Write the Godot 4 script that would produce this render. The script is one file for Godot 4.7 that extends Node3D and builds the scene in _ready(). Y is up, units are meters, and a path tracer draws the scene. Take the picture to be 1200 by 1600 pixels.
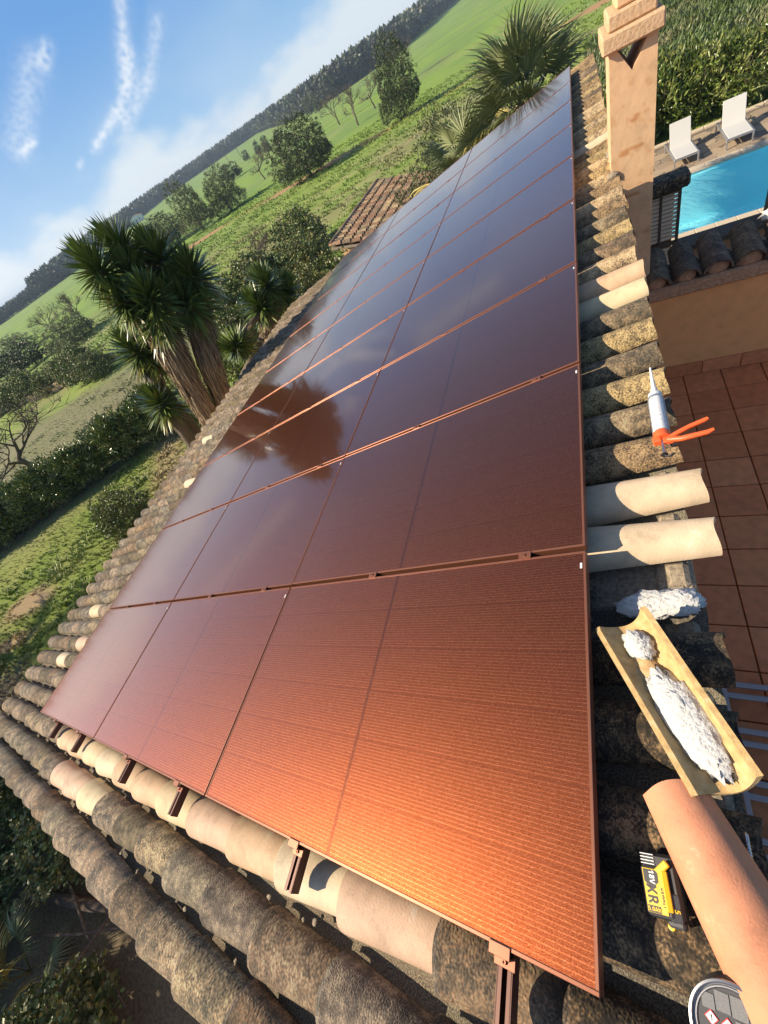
extends Node3D
# Solar panels on a tiled roof, garden and fields behind. y up, metres. Panel plane origin = eave-side near corner of the array.

const SLOPE := 0.2321
const GROUND := -4.06
var U := Vector3(cos(SLOPE), sin(SLOPE), 0)
var N := Vector3(-sin(SLOPE), cos(SLOPE), 0)
var RB := Basis(Vector3(cos(SLOPE), sin(SLOPE), 0), Vector3(-sin(SLOPE), cos(SLOPE), 0), Vector3(0, 0, 1))
var M := {}
var taken := {}

class MB:
	var v := PackedVector3Array()
	var n := PackedVector3Array()
	var uv := PackedVector2Array()
	var c := PackedColorArray()
	var i := PackedInt32Array()
	var col := Color(1, 1, 1)
	func vert(p: Vector3, nn: Vector3, t := Vector2.ZERO) -> int:
		v.append(p); n.append(nn); uv.append(t); c.append(col)
		return v.size() - 1
	func tri(a: Vector3, b: Vector3, d: Vector3) -> void:  # counter-clockwise seen from outside
		var nn := (b - a).cross(d - a).normalized()
		var k := vert(a, nn); vert(b, nn); vert(d, nn)
		i.append(k); i.append(k + 2); i.append(k + 1)
	func quad(a: Vector3, b: Vector3, d: Vector3, e: Vector3) -> void:
		var nn := (d - a).cross(e - b).normalized()
		var k := vert(a, nn, Vector2(0, 1)); vert(b, nn, Vector2(1, 1)); vert(d, nn, Vector2(1, 0)); vert(e, nn, Vector2(0, 0))
		i.append(k); i.append(k + 2); i.append(k + 1); i.append(k); i.append(k + 3); i.append(k + 2)
	func box(t: Transform3D, s: Vector3, ch := 0.0) -> void:  # box centred on t, chamfered edges
		var h := s * 0.5
		if ch <= 0.0:
			var p := []
			for k in 8:
				p.append(t * Vector3(h.x * (1 if k & 1 else -1), h.y * (1 if k & 2 else -1), h.z * (1 if k & 4 else -1)))
			quad(p[4], p[5], p[7], p[6]); quad(p[1], p[0], p[2], p[3]); quad(p[5], p[1], p[3], p[7])
			quad(p[0], p[4], p[6], p[2]); quad(p[6], p[7], p[3], p[2]); quad(p[0], p[1], p[5], p[4])
			return
		for ax in 3:
			var a2 := (ax + 1) % 3
			var a3 := (ax + 2) % 3
			for sg in [1.0, -1.0]:
				var q := []
				for w in [[-1, -1], [1, -1], [1, 1], [-1, 1]]:
					var pt := Vector3.ZERO
					pt[ax] = h[ax] * sg
					pt[a2] = (h[a2] - ch) * w[0]
					pt[a3] = (h[a3] - ch) * w[1]
					q.append(t * pt)
				if sg > 0: quad(q[0], q[1], q[2], q[3])
				else: quad(q[1], q[0], q[3], q[2])
			for sa in [1.0, -1.0]:
				for sb in [1.0, -1.0]:
					var e := []
					for w in [[0, -1], [0, 1], [1, 1], [1, -1]]:
						var pt := Vector3.ZERO
						pt[ax] = (h[ax] - ch) * w[1]
						pt[a2] = (h[a2] - (0.0 if w[0] == 0 else ch)) * sa
						pt[a3] = (h[a3] - (ch if w[0] == 0 else 0.0)) * sb
						e.append(t * pt)
					if sa * sb > 0: quad(e[3], e[2], e[1], e[0])
					else: quad(e[0], e[1], e[2], e[3])
		for k in 8:
			var sx := 1.0 if k & 1 else -1.0
			var sy := 1.0 if k & 2 else -1.0
			var sz := 1.0 if k & 4 else -1.0
			var a := t * Vector3(h.x * sx, (h.y - ch) * sy, (h.z - ch) * sz)
			var b := t * Vector3((h.x - ch) * sx, h.y * sy, (h.z - ch) * sz)
			var d := t * Vector3((h.x - ch) * sx, (h.y - ch) * sy, h.z * sz)
			if sx * sy * sz > 0: tri(a, b, d)
			else: tri(a, d, b)
	func tube(pts: Array, rad: Array, seg := 8, caps := true) -> void:
		var f := Vector3.ZERO
		var start := v.size()
		for k in pts.size():
			var d: Vector3 = (pts[min(k + 1, pts.size() - 1)] - pts[max(k - 1, 0)]).normalized()
			if k == 0:
				f = d.cross(Vector3(0.31, 0.9, 0.17))
				if f.length() < 0.1: f = d.cross(Vector3(1, 0, 0))
			f = (f - d * f.dot(d)).normalized()
			var g := d.cross(f)
			for s in seg:
				var an := TAU * s / seg
				var o := f * cos(an) + g * sin(an)
				vert(pts[k] + o * rad[k], o, Vector2(float(s) / seg, k))
		for k in pts.size() - 1:
			for s in seg:
				var a := start + k * seg + s
				var b := start + k * seg + (s + 1) % seg
				i.append(a); i.append(a + seg); i.append(b)
				i.append(b); i.append(a + seg); i.append(b + seg)
		if caps:
			for e in [0, pts.size() - 1]:
				var base: int = start + e * seg
				for s in range(1, seg - 1):
					if e == 0: tri(v[base], v[base + s + 1], v[base + s])
					else: tri(v[base], v[base + s], v[base + s + 1])
	func lathe(t: Transform3D, prof: Array, seg := 24) -> void:  # profile points (radius, height), going up the outside
		for k in prof.size() - 1:
			var a: Vector2 = prof[k]
			var b: Vector2 = prof[k + 1]
			var d := (b - a).normalized()
			var nn := Vector2(d.y, -d.x)
			var start := v.size()
			for s in seg + 1:
				var an := TAU * s / seg
				var o := Vector3(cos(an), 0, -sin(an))
				var q := t.basis * (o * nn.x + Vector3(0, nn.y, 0))
				vert(t * (o * a.x + Vector3(0, a.y, 0)), q, Vector2(float(s) / seg, 0))
				vert(t * (o * b.x + Vector3(0, b.y, 0)), q, Vector2(float(s) / seg, 1))
			for s in seg:
				var p := start + s * 2
				i.append(p); i.append(p + 1); i.append(p + 2); i.append(p + 2); i.append(p + 1); i.append(p + 3)
	func prism(t: Transform3D, poly: PackedVector2Array, depth: float) -> void:  # counter-clockwise polygon in local xy, extruded from z=0 to z=-depth
		var ids := Geometry2D.triangulate_polygon(poly)
		var fl := Geometry2D.is_polygon_clockwise(poly)
		for k in range(0, ids.size(), 3):
			var p: Array = []
			for m in 3: p.append(poly[ids[k + m]])
			if ((p[1] - p[0]) as Vector2).cross(p[2] - p[0]) < 0: p.reverse()
			tri(t * Vector3(p[0].x, p[0].y, 0), t * Vector3(p[1].x, p[1].y, 0), t * Vector3(p[2].x, p[2].y, 0))
			tri(t * Vector3(p[0].x, p[0].y, -depth), t * Vector3(p[2].x, p[2].y, -depth), t * Vector3(p[1].x, p[1].y, -depth))
		for k in poly.size():
			var a := poly[k]
			var b := poly[(k + 1) % poly.size()]
			if fl:
				var x := a
				a = b; b = x
			quad(t * Vector3(a.x, a.y, 0), t * Vector3(a.x, a.y, -depth), t * Vector3(b.x, b.y, -depth), t * Vector3(b.x, b.y, 0))
	func strip(pts: Array, side: Vector3, w: Array) -> void:  # leaf blade: centre line, sideways direction, half widths
		var start := v.size()
		for k in pts.size():
			var d: Vector3 = (pts[min(k + 1, pts.size() - 1)] - pts[max(k - 1, 0)])
			var nn := side.cross(d).normalized()
			vert(pts[k] - side * w[k], nn); vert(pts[k] + side * w[k], nn)
		for k in pts.size() - 1:
			var p := start + k * 2
			i.append(p); i.append(p + 2); i.append(p + 1); i.append(p + 2); i.append(p + 3); i.append(p + 1)
	func mesh(m: Material) -> ArrayMesh:
		var arr := []
		arr.resize(Mesh.ARRAY_MAX)
		arr[Mesh.ARRAY_VERTEX] = v; arr[Mesh.ARRAY_NORMAL] = n; arr[Mesh.ARRAY_TEX_UV] = uv; arr[Mesh.ARRAY_COLOR] = c; arr[Mesh.ARRAY_INDEX] = i
		var am := ArrayMesh.new()
		am.add_surface_from_arrays(Mesh.PRIMITIVE_TRIANGLES, arr)
		am.surface_set_material(0, m)
		return am

func rp(u: float, v: float, h := 0.0) -> Vector3:
	return U * u + N * h + Vector3(0, 0, -v)

func numbered(called: String) -> String:
	if not taken.has(called):
		taken[called] = 0
		return called
	taken[called] += 1
	return "%s_%03d" % [called, taken[called]]

func tag(o: Node3D, label: String, category: String, group := "", kind := "") -> Node3D:
	if label != "": o.set_meta("label", label)
	if category != "": o.set_meta("category", category)
	if group != "": o.set_meta("group", group)
	if kind != "": o.set_meta("kind", kind)
	return o

func thing(called: String, label: String, category: String, t := Transform3D(), group := "") -> Node3D:
	var o := Node3D.new()
	o.name = numbered(called)
	add_child(o)
	o.transform = t
	return tag(o, label, category, group)

func part(called: String, mesh: Mesh, parent: Node3D, t := Transform3D()) -> MeshInstance3D:
	var o := MeshInstance3D.new()
	o.name = called
	o.mesh = mesh
	o.transform = t
	parent.add_child(o, true)
	return o

func solo(called: String, mesh: Mesh, label: String, category: String, t := Transform3D(), group := "") -> MeshInstance3D:
	var o := MeshInstance3D.new()
	o.name = numbered(called)
	o.mesh = mesh
	o.transform = t
	add_child(o)
	tag(o, label, category, group)
	return o

func struct(called: String, mesh: Mesh, t := Transform3D()) -> MeshInstance3D:
	var o := MeshInstance3D.new()
	o.name = numbered(called)
	o.mesh = mesh
	o.transform = t
	o.set_meta("kind", "structure")
	add_child(o)
	return o

func T(p: Vector3, b := Basis()) -> Transform3D:
	return Transform3D(b, p)

func lin(r: float, g: float, b: float) -> Color:  # linear base colour to the sRGB value that materials take
	return Color(r, g, b).linear_to_srgb()

# ---------- textures ----------
func noise_image(sd: int, freq: float, oct: int, size: int, kind := FastNoiseLite.TYPE_SIMPLEX_SMOOTH) -> Image:
	var f := FastNoiseLite.new()
	f.seed = sd; f.noise_type = kind; f.frequency = freq; f.fractal_octaves = oct
	return f.get_seamless_image(size, size)

func blend_noise(sd: int, size: int, low: float, mid: float, fine: float) -> Image:
	# blotches, crust and grain laid over one another
	var ia := noise_image(sd, 0.008, 4, size).get_data()
	var ib := noise_image(sd + 1, 0.035, 4, size).get_data()
	var ic := noise_image(sd + 2, 0.17, 3, size).get_data()
	var out := PackedByteArray()
	out.resize(ia.size())
	for k in ia.size():
		out[k] = clampi(int(128.0 + (ia[k] - 128) * low + (ib[k] - 128) * mid + (ic[k] - 128) * fine), 0, 255)
	return Image.create_from_data(size, size, false, Image.FORMAT_L8, out)

func ramp_tex(img: Image, stops: Array) -> ImageTexture:  # stops: [position, linear colour]
	var g := Gradient.new()
	var off := PackedFloat32Array()
	var cols := PackedColorArray()
	for s in stops:
		off.append(s[0]); cols.append((s[1] as Color).linear_to_srgb())
	g.offsets = off; g.colors = cols
	var lut := []
	for k in 256: lut.append(g.sample(k / 255.0))
	var src := img.get_data()
	var w := img.get_width()
	var out := PackedByteArray()
	out.resize(src.size() * 3)
	var flat := PackedByteArray()
	flat.resize(768)
	for k in 256:
		flat[k * 3] = int(lut[k].r * 255); flat[k * 3 + 1] = int(lut[k].g * 255); flat[k * 3 + 2] = int(lut[k].b * 255)
	for k in src.size():
		var s := src[k] * 3
		out[k * 3] = flat[s]; out[k * 3 + 1] = flat[s + 1]; out[k * 3 + 2] = flat[s + 2]
	var im := Image.create_from_data(w, img.get_height(), false, Image.FORMAT_RGB8, out)
	im.generate_mipmaps()
	return ImageTexture.create_from_image(im)

func gray_tex(img: Image) -> ImageTexture:
	return ImageTexture.create_from_image(img)

func plain(c: Color, rough := 0.8, metal := 0.0) -> StandardMaterial3D:
	var m := StandardMaterial3D.new()
	m.albedo_color = c.linear_to_srgb(); m.roughness = rough; m.metallic = metal
	return m

func tri_mat(tex: Texture2D, scale: float, rough := 0.9, height: Texture2D = null, relief := 0.3, world := true) -> StandardMaterial3D:
	var m := StandardMaterial3D.new()
	m.albedo_texture = tex
	m.roughness = rough
	m.vertex_color_use_as_albedo = true
	m.uv1_triplanar = true
	m.uv1_world_triplanar = world
	m.uv1_scale = Vector3.ONE * scale
	if height:
		m.heightmap_enabled = true
		m.heightmap_texture = height
		m.heightmap_scale = relief
	return m

func leaf_mat(rough := 0.55, back := 0.35) -> StandardMaterial3D:
	var m := StandardMaterial3D.new()
	m.vertex_color_use_as_albedo = true
	m.roughness = rough
	m.cull_mode = BaseMaterial3D.CULL_DISABLED
	m.backlight_enabled = true
	m.backlight = Color(back, back, back * 0.6)
	return m
func make_materials() -> void:
	var n1 := noise_image(11, 0.012, 6, 512)
	var n2 := noise_image(23, 0.03, 5, 512)
	var n3 := noise_image(37, 0.09, 3, 512)
	var spk := noise_image(41, 0.16, 2, 512)
	var gn1 := gray_tex(n2)
	var gsp := gray_tex(spk)
	# weathered clay tiles: dark crust, bare clay, pale lichen
	var crust := Color(0.045, 0.04, 0.033)
	var grey := Color(0.15, 0.125, 0.095)
	var clay := Color(0.33, 0.21, 0.125)
	var lichen := Color(0.46, 0.40, 0.27)
	var t1 := blend_noise(201, 512, 0.8, 0.6, 0.85)
	var t2 := blend_noise(211, 512, 0.6, 0.75, 0.95)
	var t3 := blend_noise(221, 512, 0.35, 0.6, 1.0)
	M.old = []
	M.old.append(tri_mat(ramp_tex(t1, [[0.12, crust], [0.36, grey * 0.75], [0.5, grey * 1.35], [0.62, clay * 0.9], [0.72, clay * 1.15], [0.9, lichen]]), 1.1, 0.95, gsp, 0.35))
	M.old.append(tri_mat(ramp_tex(t2, [[0.1, crust], [0.38, grey * 0.8], [0.52, Color(0.22, 0.17, 0.115)], [0.68, clay], [0.85, lichen]]), 0.9, 0.95, gsp, 0.35))
	M.old.append(tri_mat(ramp_tex(t1, [[0.15, crust], [0.45, grey * 0.8], [0.6, grey * 1.4], [0.75, Color(0.3, 0.23, 0.15)], [0.95, lichen]]), 1.7, 0.95, gsp, 0.35))
	# ridge-side tiles with mustard lichen specks
	M.spot = []
	M.spot.append(tri_mat(ramp_tex(t3, [[0.1, crust], [0.36, Color(0.12, 0.09, 0.06)], [0.46, Color(0.4, 0.28, 0.14)], [0.6, Color(0.52, 0.38, 0.19)], [0.85, Color(0.58, 0.48, 0.29)]]), 1.15, 0.95, gsp, 0.3))
	M.spot.append(tri_mat(ramp_tex(t2, [[0.1, crust], [0.32, Color(0.13, 0.1, 0.065)], [0.48, Color(0.38, 0.25, 0.13)], [0.62, Color(0.5, 0.35, 0.18)], [0.85, Color(0.56, 0.47, 0.29)]]), 1.0, 0.95, gsp, 0.3))
	M.crust = tri_mat(ramp_tex(t2, [[0.1, Color(0.016, 0.014, 0.012)], [0.5, Color(0.05, 0.042, 0.033)], [0.66, Color(0.17, 0.115, 0.07)], [0.85, Color(0.42, 0.29, 0.17)]]), 1.2, 0.95, gsp, 0.3)
	var tn := blend_noise(231, 512, 0.8, 0.35, 0.3)
	M.newtile = []
	for cc in [Color(0.60, 0.46, 0.32), Color(0.56, 0.38, 0.27), Color(0.62, 0.5, 0.37)]:
		M.newtile.append(tri_mat(ramp_tex(tn, [[0.1, cc * 0.66], [0.3, cc * 0.86], [0.5, cc], [0.75, cc * 1.1], [0.95, Color(0.68, 0.6, 0.5)]]), 1.3, 0.8, gsp, 0.08))
	var bt := Color(0.6, 0.25, 0.155)
	M.bigtile = tri_mat(ramp_tex(tn, [[0.1, bt * 0.7], [0.32, bt * 0.9], [0.5, bt], [0.8, bt * 1.12], [0.97, Color(0.68, 0.42, 0.3)]]), 1.9, 0.75, gsp, 0.06)
	var och := Color(0.50, 0.33, 0.16)
	M.fliptile = tri_mat(ramp_tex(n2, [[0.0, och * 0.6], [0.35, och * 0.9], [0.6, och * 1.1], [0.85, Color(0.55, 0.45, 0.28)]]), 2.0, 0.9, gsp, 0.12)
	M.channel = tri_mat(ramp_tex(n3, [[0.0, crust], [0.5, grey], [0.62, Color(0.22, 0.2, 0.15)], [0.8, Color(0.34, 0.29, 0.2)]]), 3.0, 0.95, gsp, 0.3)
	M.mortar = tri_mat(ramp_tex(n3, [[0.0, Color(0.3, 0.29, 0.27)], [0.3, Color(0.46, 0.455, 0.44)], [0.5, Color(0.58, 0.575, 0.555)], [1.0, Color(0.66, 0.655, 0.635)]]), 4.0, 0.95, gn1, 0.5)
	M.oldmortar = tri_mat(ramp_tex(n2, [[0.0, Color(0.12, 0.1, 0.08)], [0.5, Color(0.3, 0.24, 0.17)], [1.0, Color(0.48, 0.4, 0.3)]]), 3.0, 0.95, gsp, 0.4)
	# plaster
	var pl := Color(0.7, 0.45, 0.25)
	M.plaster = tri_mat(ramp_tex(n1, [[0.0, pl * 0.78], [0.35, pl * 0.96], [0.6, pl], [1.0, pl * 1.07]]), 0.9, 0.9, gn1, 0.12)
	var pw := Color(0.88, 0.41, 0.15)
	M.parapet = tri_mat(ramp_tex(n1, [[0.0, pw * 0.85], [0.35, pw * 0.96], [0.6, pw], [1.0, pw * 1.05]]), 0.9, 0.9, gn1, 0.12)
	M.cornice = tri_mat(ramp_tex(n2, [[0.0, Color(0.3, 0.15, 0.08)], [0.5, Color(0.46, 0.25, 0.14)], [1.0, Color(0.56, 0.36, 0.22)]]), 1.7, 0.9, gn1, 0.3)
	M.slab = tri_mat(ramp_tex(n2, [[0.0, Color(0.4, 0.24, 0.13)], [0.4, Color(0.56, 0.37, 0.21)], [1.0, Color(0.64, 0.46, 0.29)]]), 2.2, 0.9, gn1, 0.25)
	M.floor = []
	for cc in [Color(0.64, 0.225, 0.08), Color(0.6, 0.2, 0.07), Color(0.68, 0.25, 0.095)]:
		M.floor.append(tri_mat(ramp_tex(n1, [[0.0, cc * 0.8], [0.5, cc], [1.0, cc * 1.15]]), 1.4, 0.7))
	M.joint = plain(Color(0.16, 0.13, 0.1), 0.95)
	M.coping_tile = tri_mat(ramp_tex(t2, [[0.1, Color(0.05, 0.03, 0.02)], [0.45, Color(0.12, 0.075, 0.05)], [0.65, Color(0.2, 0.125, 0.08)], [0.9, Color(0.34, 0.23, 0.14)]]), 1.1, 0.95, gsp, 0.3)
	M.grout = plain(Color(0.34, 0.13, 0.055), 0.95)
	# metal and paint
	M.frame = plain(Color(0.27, 0.105, 0.06), 0.36, 0.55)
	M.rail = plain(Color(0.1, 0.036, 0.022), 0.45, 0.3)
	M.steel = plain(Color(0.6, 0.6, 0.6), 0.3, 1.0)
	M.alu = plain(Color(0.5, 0.5, 0.52), 0.45, 0.8)
	M.white = plain(Color(0.72, 0.71, 0.68), 0.6)
	M.black = plain(Color(0.014, 0.014, 0.015), 0.5)
	M.dark = plain(Color(0.05, 0.05, 0.055), 0.55)
	M.yellow = plain(Color(0.78, 0.5, 0.02), 0.45)
	M.orange = plain(Color(0.8, 0.12, 0.03), 0.4)
	M.red = plain(Color(0.65, 0.03, 0.03), 0.5)
	M.paper = plain(Color(0.75, 0.74, 0.72), 0.6)
	M.greyprint = tri_mat(ramp_tex(spk, [[0.0, Color(0.05, 0.05, 0.05)], [0.4, Color(0.13, 0.13, 0.13)], [0.6, Color(0.22, 0.22, 0.22)]]), 9.0, 0.6)
	M.cartridge = tri_mat(ramp_tex(n2, [[0.0, Color(0.25, 0.25, 0.26)], [0.34, Color(0.6, 0.6, 0.6)], [0.5, Color(0.74, 0.74, 0.73)], [1.0, Color(0.78, 0.78, 0.77)]]), 5.0, 0.5)
	M.shutter = plain(Color(0.8, 0.62, 0.46), 0.7)
	M.rimsteel = plain(Color(0.34, 0.34, 0.35), 0.42, 1.0)
	M.ladder = plain(Color(0.34, 0.3, 0.28), 0.5, 0.5)
	M.wood = tri_mat(ramp_tex(n2, [[0.0, Color(0.06, 0.045, 0.03)], [0.5, Color(0.13, 0.1, 0.075)], [1.0, Color(0.22, 0.18, 0.14)]]), 2.0, 0.95, gsp, 0.6)
	M.paving = []
	for cc in [Color(0.30, 0.23, 0.16), Color(0.24, 0.19, 0.14), Color(0.36, 0.28, 0.19)]:
		M.paving.append(tri_mat(ramp_tex(n2, [[0.0, cc * 0.6], [0.5, cc], [1.0, cc * 1.3]]), 1.1, 0.95))
	M.coping = tri_mat(ramp_tex(n2, [[0.0, Color(0.45, 0.36, 0.25)], [0.5, Color(0.55, 0.46, 0.33)], [1.0, Color(0.62, 0.54, 0.41)]]), 1.5, 0.85)
	M.basin = plain(Color(0.28, 0.84, 0.93), 0.5)
	M.sling = plain(Color(0.56, 0.55, 0.52), 0.75)
	var w := StandardMaterial3D.new()
	w.albedo_color = Color(0.1, 0.6, 0.8, 0.12)
	w.transparency = BaseMaterial3D.TRANSPARENCY_ALPHA
	w.roughness = 0.06
	w.normal_enabled = true
	var wn := noise_image(77, 0.05, 3, 256)
	wn.convert(Image.FORMAT_RGBA8)
	wn.bump_map_to_normal_map(6.0)
	w.normal_texture = ImageTexture.create_from_image(wn)
	w.uv1_triplanar = true
	w.uv1_world_triplanar = true
	w.uv1_scale = Vector3.ONE * 0.45
	M.water = w
	# ground takes its tint per vertex; the texture only grains it
	var gm := tri_mat(ramp_tex(n3, [[0.0, Color(0.42, 0.44, 0.4)], [0.45, Color(0.78, 0.8, 0.74)], [0.6, Color(0.95, 0.96, 0.9)], [1.0, Color(1, 1, 0.98)]]), 0.35, 1.0)
	gm.vertex_color_use_as_albedo = true
	gm.detail_enabled = false
	M.ground = gm
	M.leaf = leaf_mat(0.5, 0.3)
	M.leafdry = leaf_mat(0.85, 0.15)
	M.leafgloss = leaf_mat(0.32, 0.25)
	M.panel = panel_material()

func panel_material() -> StandardMaterial3D:
	# printed cells: six rows of half-cut cells, fine wires along the long side, a speckled terracotta film
	var w := 1024
	var h := 1536
	var px := PackedByteArray()
	px.resize(w * h * 3)
	var rng := RandomNumberGenerator.new()
	rng.seed = 5
	var sp := PackedInt32Array()
	sp.resize(4096)
	for k in 4096: sp[k] = int(rng.randf_range(-24, 24)) + (44 if rng.randf() < 0.05 else 0)
	for y in h:
		var vv := float(y) / h * 6.0
		var fr := vv - floorf(vv)
		var gap := fr < 0.02 or fr > 0.98
		var line := fr * 16.5
		var lf := absf(line - floorf(line) - 0.5)
		var wire := (not gap) and lf < 0.1 and fr > 0.025 and fr < 0.975
		var r0 := 130; var g0 := 66; var b0 := 31
		if wire: r0 = 168; g0 = 96; b0 = 56
		if gap: r0 = 127; g0 = 64; b0 = 31
		var o := y * w * 3
		for x in w:
			var s := sp[(x * 7 + y * 1031 + (x * y) % 613) & 4095]
			var r := r0; var g := g0; var b := b0
			if x > 507 and x < 517: r = 112; g = 57; b = 29
			elif wire and rng.randi() & 3 == 0: r -= 24; g -= 26; b -= 22
			px[o] = clampi(r + s, 0, 255); px[o + 1] = clampi(g + s, 0, 255); px[o + 2] = clampi(b + s, 0, 255)
			o += 3
	var im := Image.create_from_data(w, h, false, Image.FORMAT_RGB8, px)
	im.generate_mipmaps()
	var m := StandardMaterial3D.new()
	m.albedo_texture = ImageTexture.create_from_image(im)
	m.metallic = 1.0
	m.roughness = 1.0
	# fine ribs of smooth glass and matt film alternate
	var rb := PackedByteArray()
	rb.resize(64 * 2048)
	for k in rb.size(): rb[k] = (34 if (k >> 6) & 1 else 150) + (rng.randi() & 15)
	m.roughness_texture = ImageTexture.create_from_image(Image.create_from_data(64, 2048, false, Image.FORMAT_L8, rb))
	m.roughness_texture_channel = BaseMaterial3D.TEXTURE_CHANNEL_RED
	m.clearcoat_enabled = true
	m.clearcoat = 1.0
	m.clearcoat_roughness = 0.06
	return m

func make_sky() -> Sky:
	var w := 2048
	var h := 1024
	var im := Image.create(w, h, false, Image.FORMAT_RGBF)
	var n := FastNoiseLite.new()
	n.seed = 3; n.frequency = 0.05; n.fractal_octaves = 5
	var n2 := FastNoiseLite.new()
	n2.seed = 9; n2.frequency = 0.22; n2.fractal_octaves = 4
	# wisps of high cloud: azimuth (left of -Z), elevation, half width, strength
	var wisps := [[Vector2(34.5, 11.5), Vector2(37.0, 9.0), 0.9, 0.5], [Vector2(37.0, 9.0), Vector2(38.2, 7.4), 0.8, 0.8], [Vector2(38.2, 7.4), Vector2(40.4, 6.5), 0.7, 0.9], [Vector2(40.4, 6.5), Vector2(44.0, 5.7), 0.6, 0.7],
		[Vector2(33.0, 9.5), Vector2(36.4, 7.0), 0.7, 0.5], [Vector2(36.4, 7.0), Vector2(40.5, 5.6), 0.6, 0.5], [Vector2(48.0, 7.95), Vector2(49.3, 7.65), 0.4, 0.9], [Vector2(42.3, 11.6), Vector2(43.4, 10.8), 0.6, 0.6],
		[Vector2(44.0, 11.3), Vector2(50.5, 8.0), 1.3, 0.35], [Vector2(45.8, 5.4), Vector2(46.2, 5.2), 0.3, 0.5], [Vector2(30, 13), Vector2(20, 16), 1.6, 0.4], [Vector2(60, 12), Vector2(75, 9), 1.5, 0.4], [Vector2(-20, 14), Vector2(-45, 18), 2.0, 0.4], [Vector2(100, 16), Vector2(130, 12), 2.0, 0.4], [Vector2(170, 14), Vector2(150, 20), 2.0, 0.4]]
	var strands := []
	var rw := RandomNumberGenerator.new()
	rw.seed = 44
	for s in wisps:
		for k in 7:
			var o := Vector2(rw.randf_range(-1, 1) * 0.8, rw.randf_range(-1, 1) * 0.5) * (s[2] as float)
			var o2 := Vector2(rw.randf_range(-1, 1) * 0.8, rw.randf_range(-1, 1) * 0.5) * (s[2] as float)
			strands.append([(s[0] as Vector2) + o, (s[1] as Vector2) + o2, (s[2] as float) * rw.randf_range(0.2, 0.75), (s[3] as float) * rw.randf_range(0.12, 0.42)])
	var low := Color(0.16, 0.2, 0.17)
	var sunward := Vector3(-0.138, 0.0994, 0.06).normalized()
	for y in h:
		var el := 90.0 - (y + 0.5) / h * 180.0
		if el < -1.5:
			continue
		var t := clampf(el / 90.0, 0, 1)
		var base := Color(0.34, 0.56, 0.80).lerp(Color(0.095, 0.3, 0.66), smoothstep(0.0, 0.15, t)).lerp(Color(0.05, 0.125, 0.3), smoothstep(0.13, 0.6, t))
		for x in w:
			var az := -(x + 0.5) / w * 360.0 + (360.0 if x > w / 2 else 0.0)
			var c := base
			if el < 40.0:
				var p := Vector3(cos(deg_to_rad(az)) * 60.0, el * 2.6, sin(deg_to_rad(az)) * 60.0)
				var top := 4.4 + 4.5 * smoothstep(26.0, 6.0, absf(az)) + n.get_noise_3d(p.x, 0, p.z) * 3.2 + n2.get_noise_3d(p.x, p.y, p.z) * 1.3
				var a := 1.0 - smoothstep(top - 2.2, top + 0.9, el)
				a = maxf(a * 0.92, 0.0)
				var wa := 0.0
				for s in strands:
					var q: Vector2 = s[0]
					if absf(az - q.x) > 32.0 or absf(el - q.y) > 9.0: continue
					var e: Vector2 = s[1]
					var d := e - q
					var k := clampf((Vector2(az, el) - q).dot(d) / d.length_squared(), 0, 1)
					var dist := (Vector2(az, el) - q - d * k).length()
					var g: float = exp(-pow(dist / s[2], 2)) * s[3]
					wa = 1.0 - (1.0 - wa) * (1.0 - minf(0.95, g * clampf(0.8 + n2.get_noise_2d(az * 7.0, el * 16.0) * 1.5, 0, 1.2)))
				var hz := clampf(n.get_noise_3d(p.x * 0.7 + 300.0, p.y * 0.5, p.z * 0.7) + 0.1, 0, 1) * 0.35 * (1.0 - smoothstep(10.0, 34.0, el))
				a = maxf(a, hz)
				var cl := Color(0.65, 0.74, 0.8).lerp(Color(0.76, 0.82, 0.86), smoothstep(7.0, 0.0, el))
				c = c.lerp(cl, a)
				c = c.lerp(Color(0.84, 0.88, 0.92), minf(wa, 0.9))
			var sd := Vector3(-sin(deg_to_rad(az)) * cos(deg_to_rad(el)), sin(deg_to_rad(el)), -cos(deg_to_rad(az)) * cos(deg_to_rad(el)))
			var ang := rad_to_deg(acos(clampf(sd.dot(sunward), -1, 1)))
			c += Color(0.95, 0.97, 1.0) * (0.45 * exp(-maxf(el, 0.0) / 7.0) * exp(-pow((fposmod(az + 60.0, 360.0) - 173.0) / 42.0, 2)))   # bright haze under the sun
			c += Color(1.0, 0.95, 0.86) * (0.7 * exp(-ang / 14.0) + 0.5 * exp(-ang / 30.0))
			im.set_pixel(x, y, c)
	for y in h:
		var el := 90.0 - (y + 0.5) / h * 180.0
		if el < -1.5:
			im.fill_rect(Rect2i(0, y, w, h - y), low)
			break
	var pm := PanoramaSkyMaterial.new()
	pm.panorama = ImageTexture.create_from_image(im)
	var sky := Sky.new()
	sky.sky_material = pm
	return sky
# ---------- land ----------
var gn := FastNoiseLite.new()

func ground_y(x: float, z: float) -> float:
	var r := Vector2(x - 5.0, z).length()
	var y := GROUND + smoothstep(350.0, 1150.0, r) * 13.0 * lerpf(1.0, 0.25, smoothstep(0.84, 1.1, atan2(5.0 - x, -z)))
	if r > 28.0: y += gn.get_noise_2d(x * 0.6, z * 0.6) * 0.25 * smoothstep(28.0, 60.0, r)
	return y

func near_line(p: Vector2, a: Vector2, b: Vector2) -> float:
	var d := b - a
	var k := clampf((p - a).dot(d) / d.length_squared(), 0, 1)
	return (p - a - d * k).length()

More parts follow.
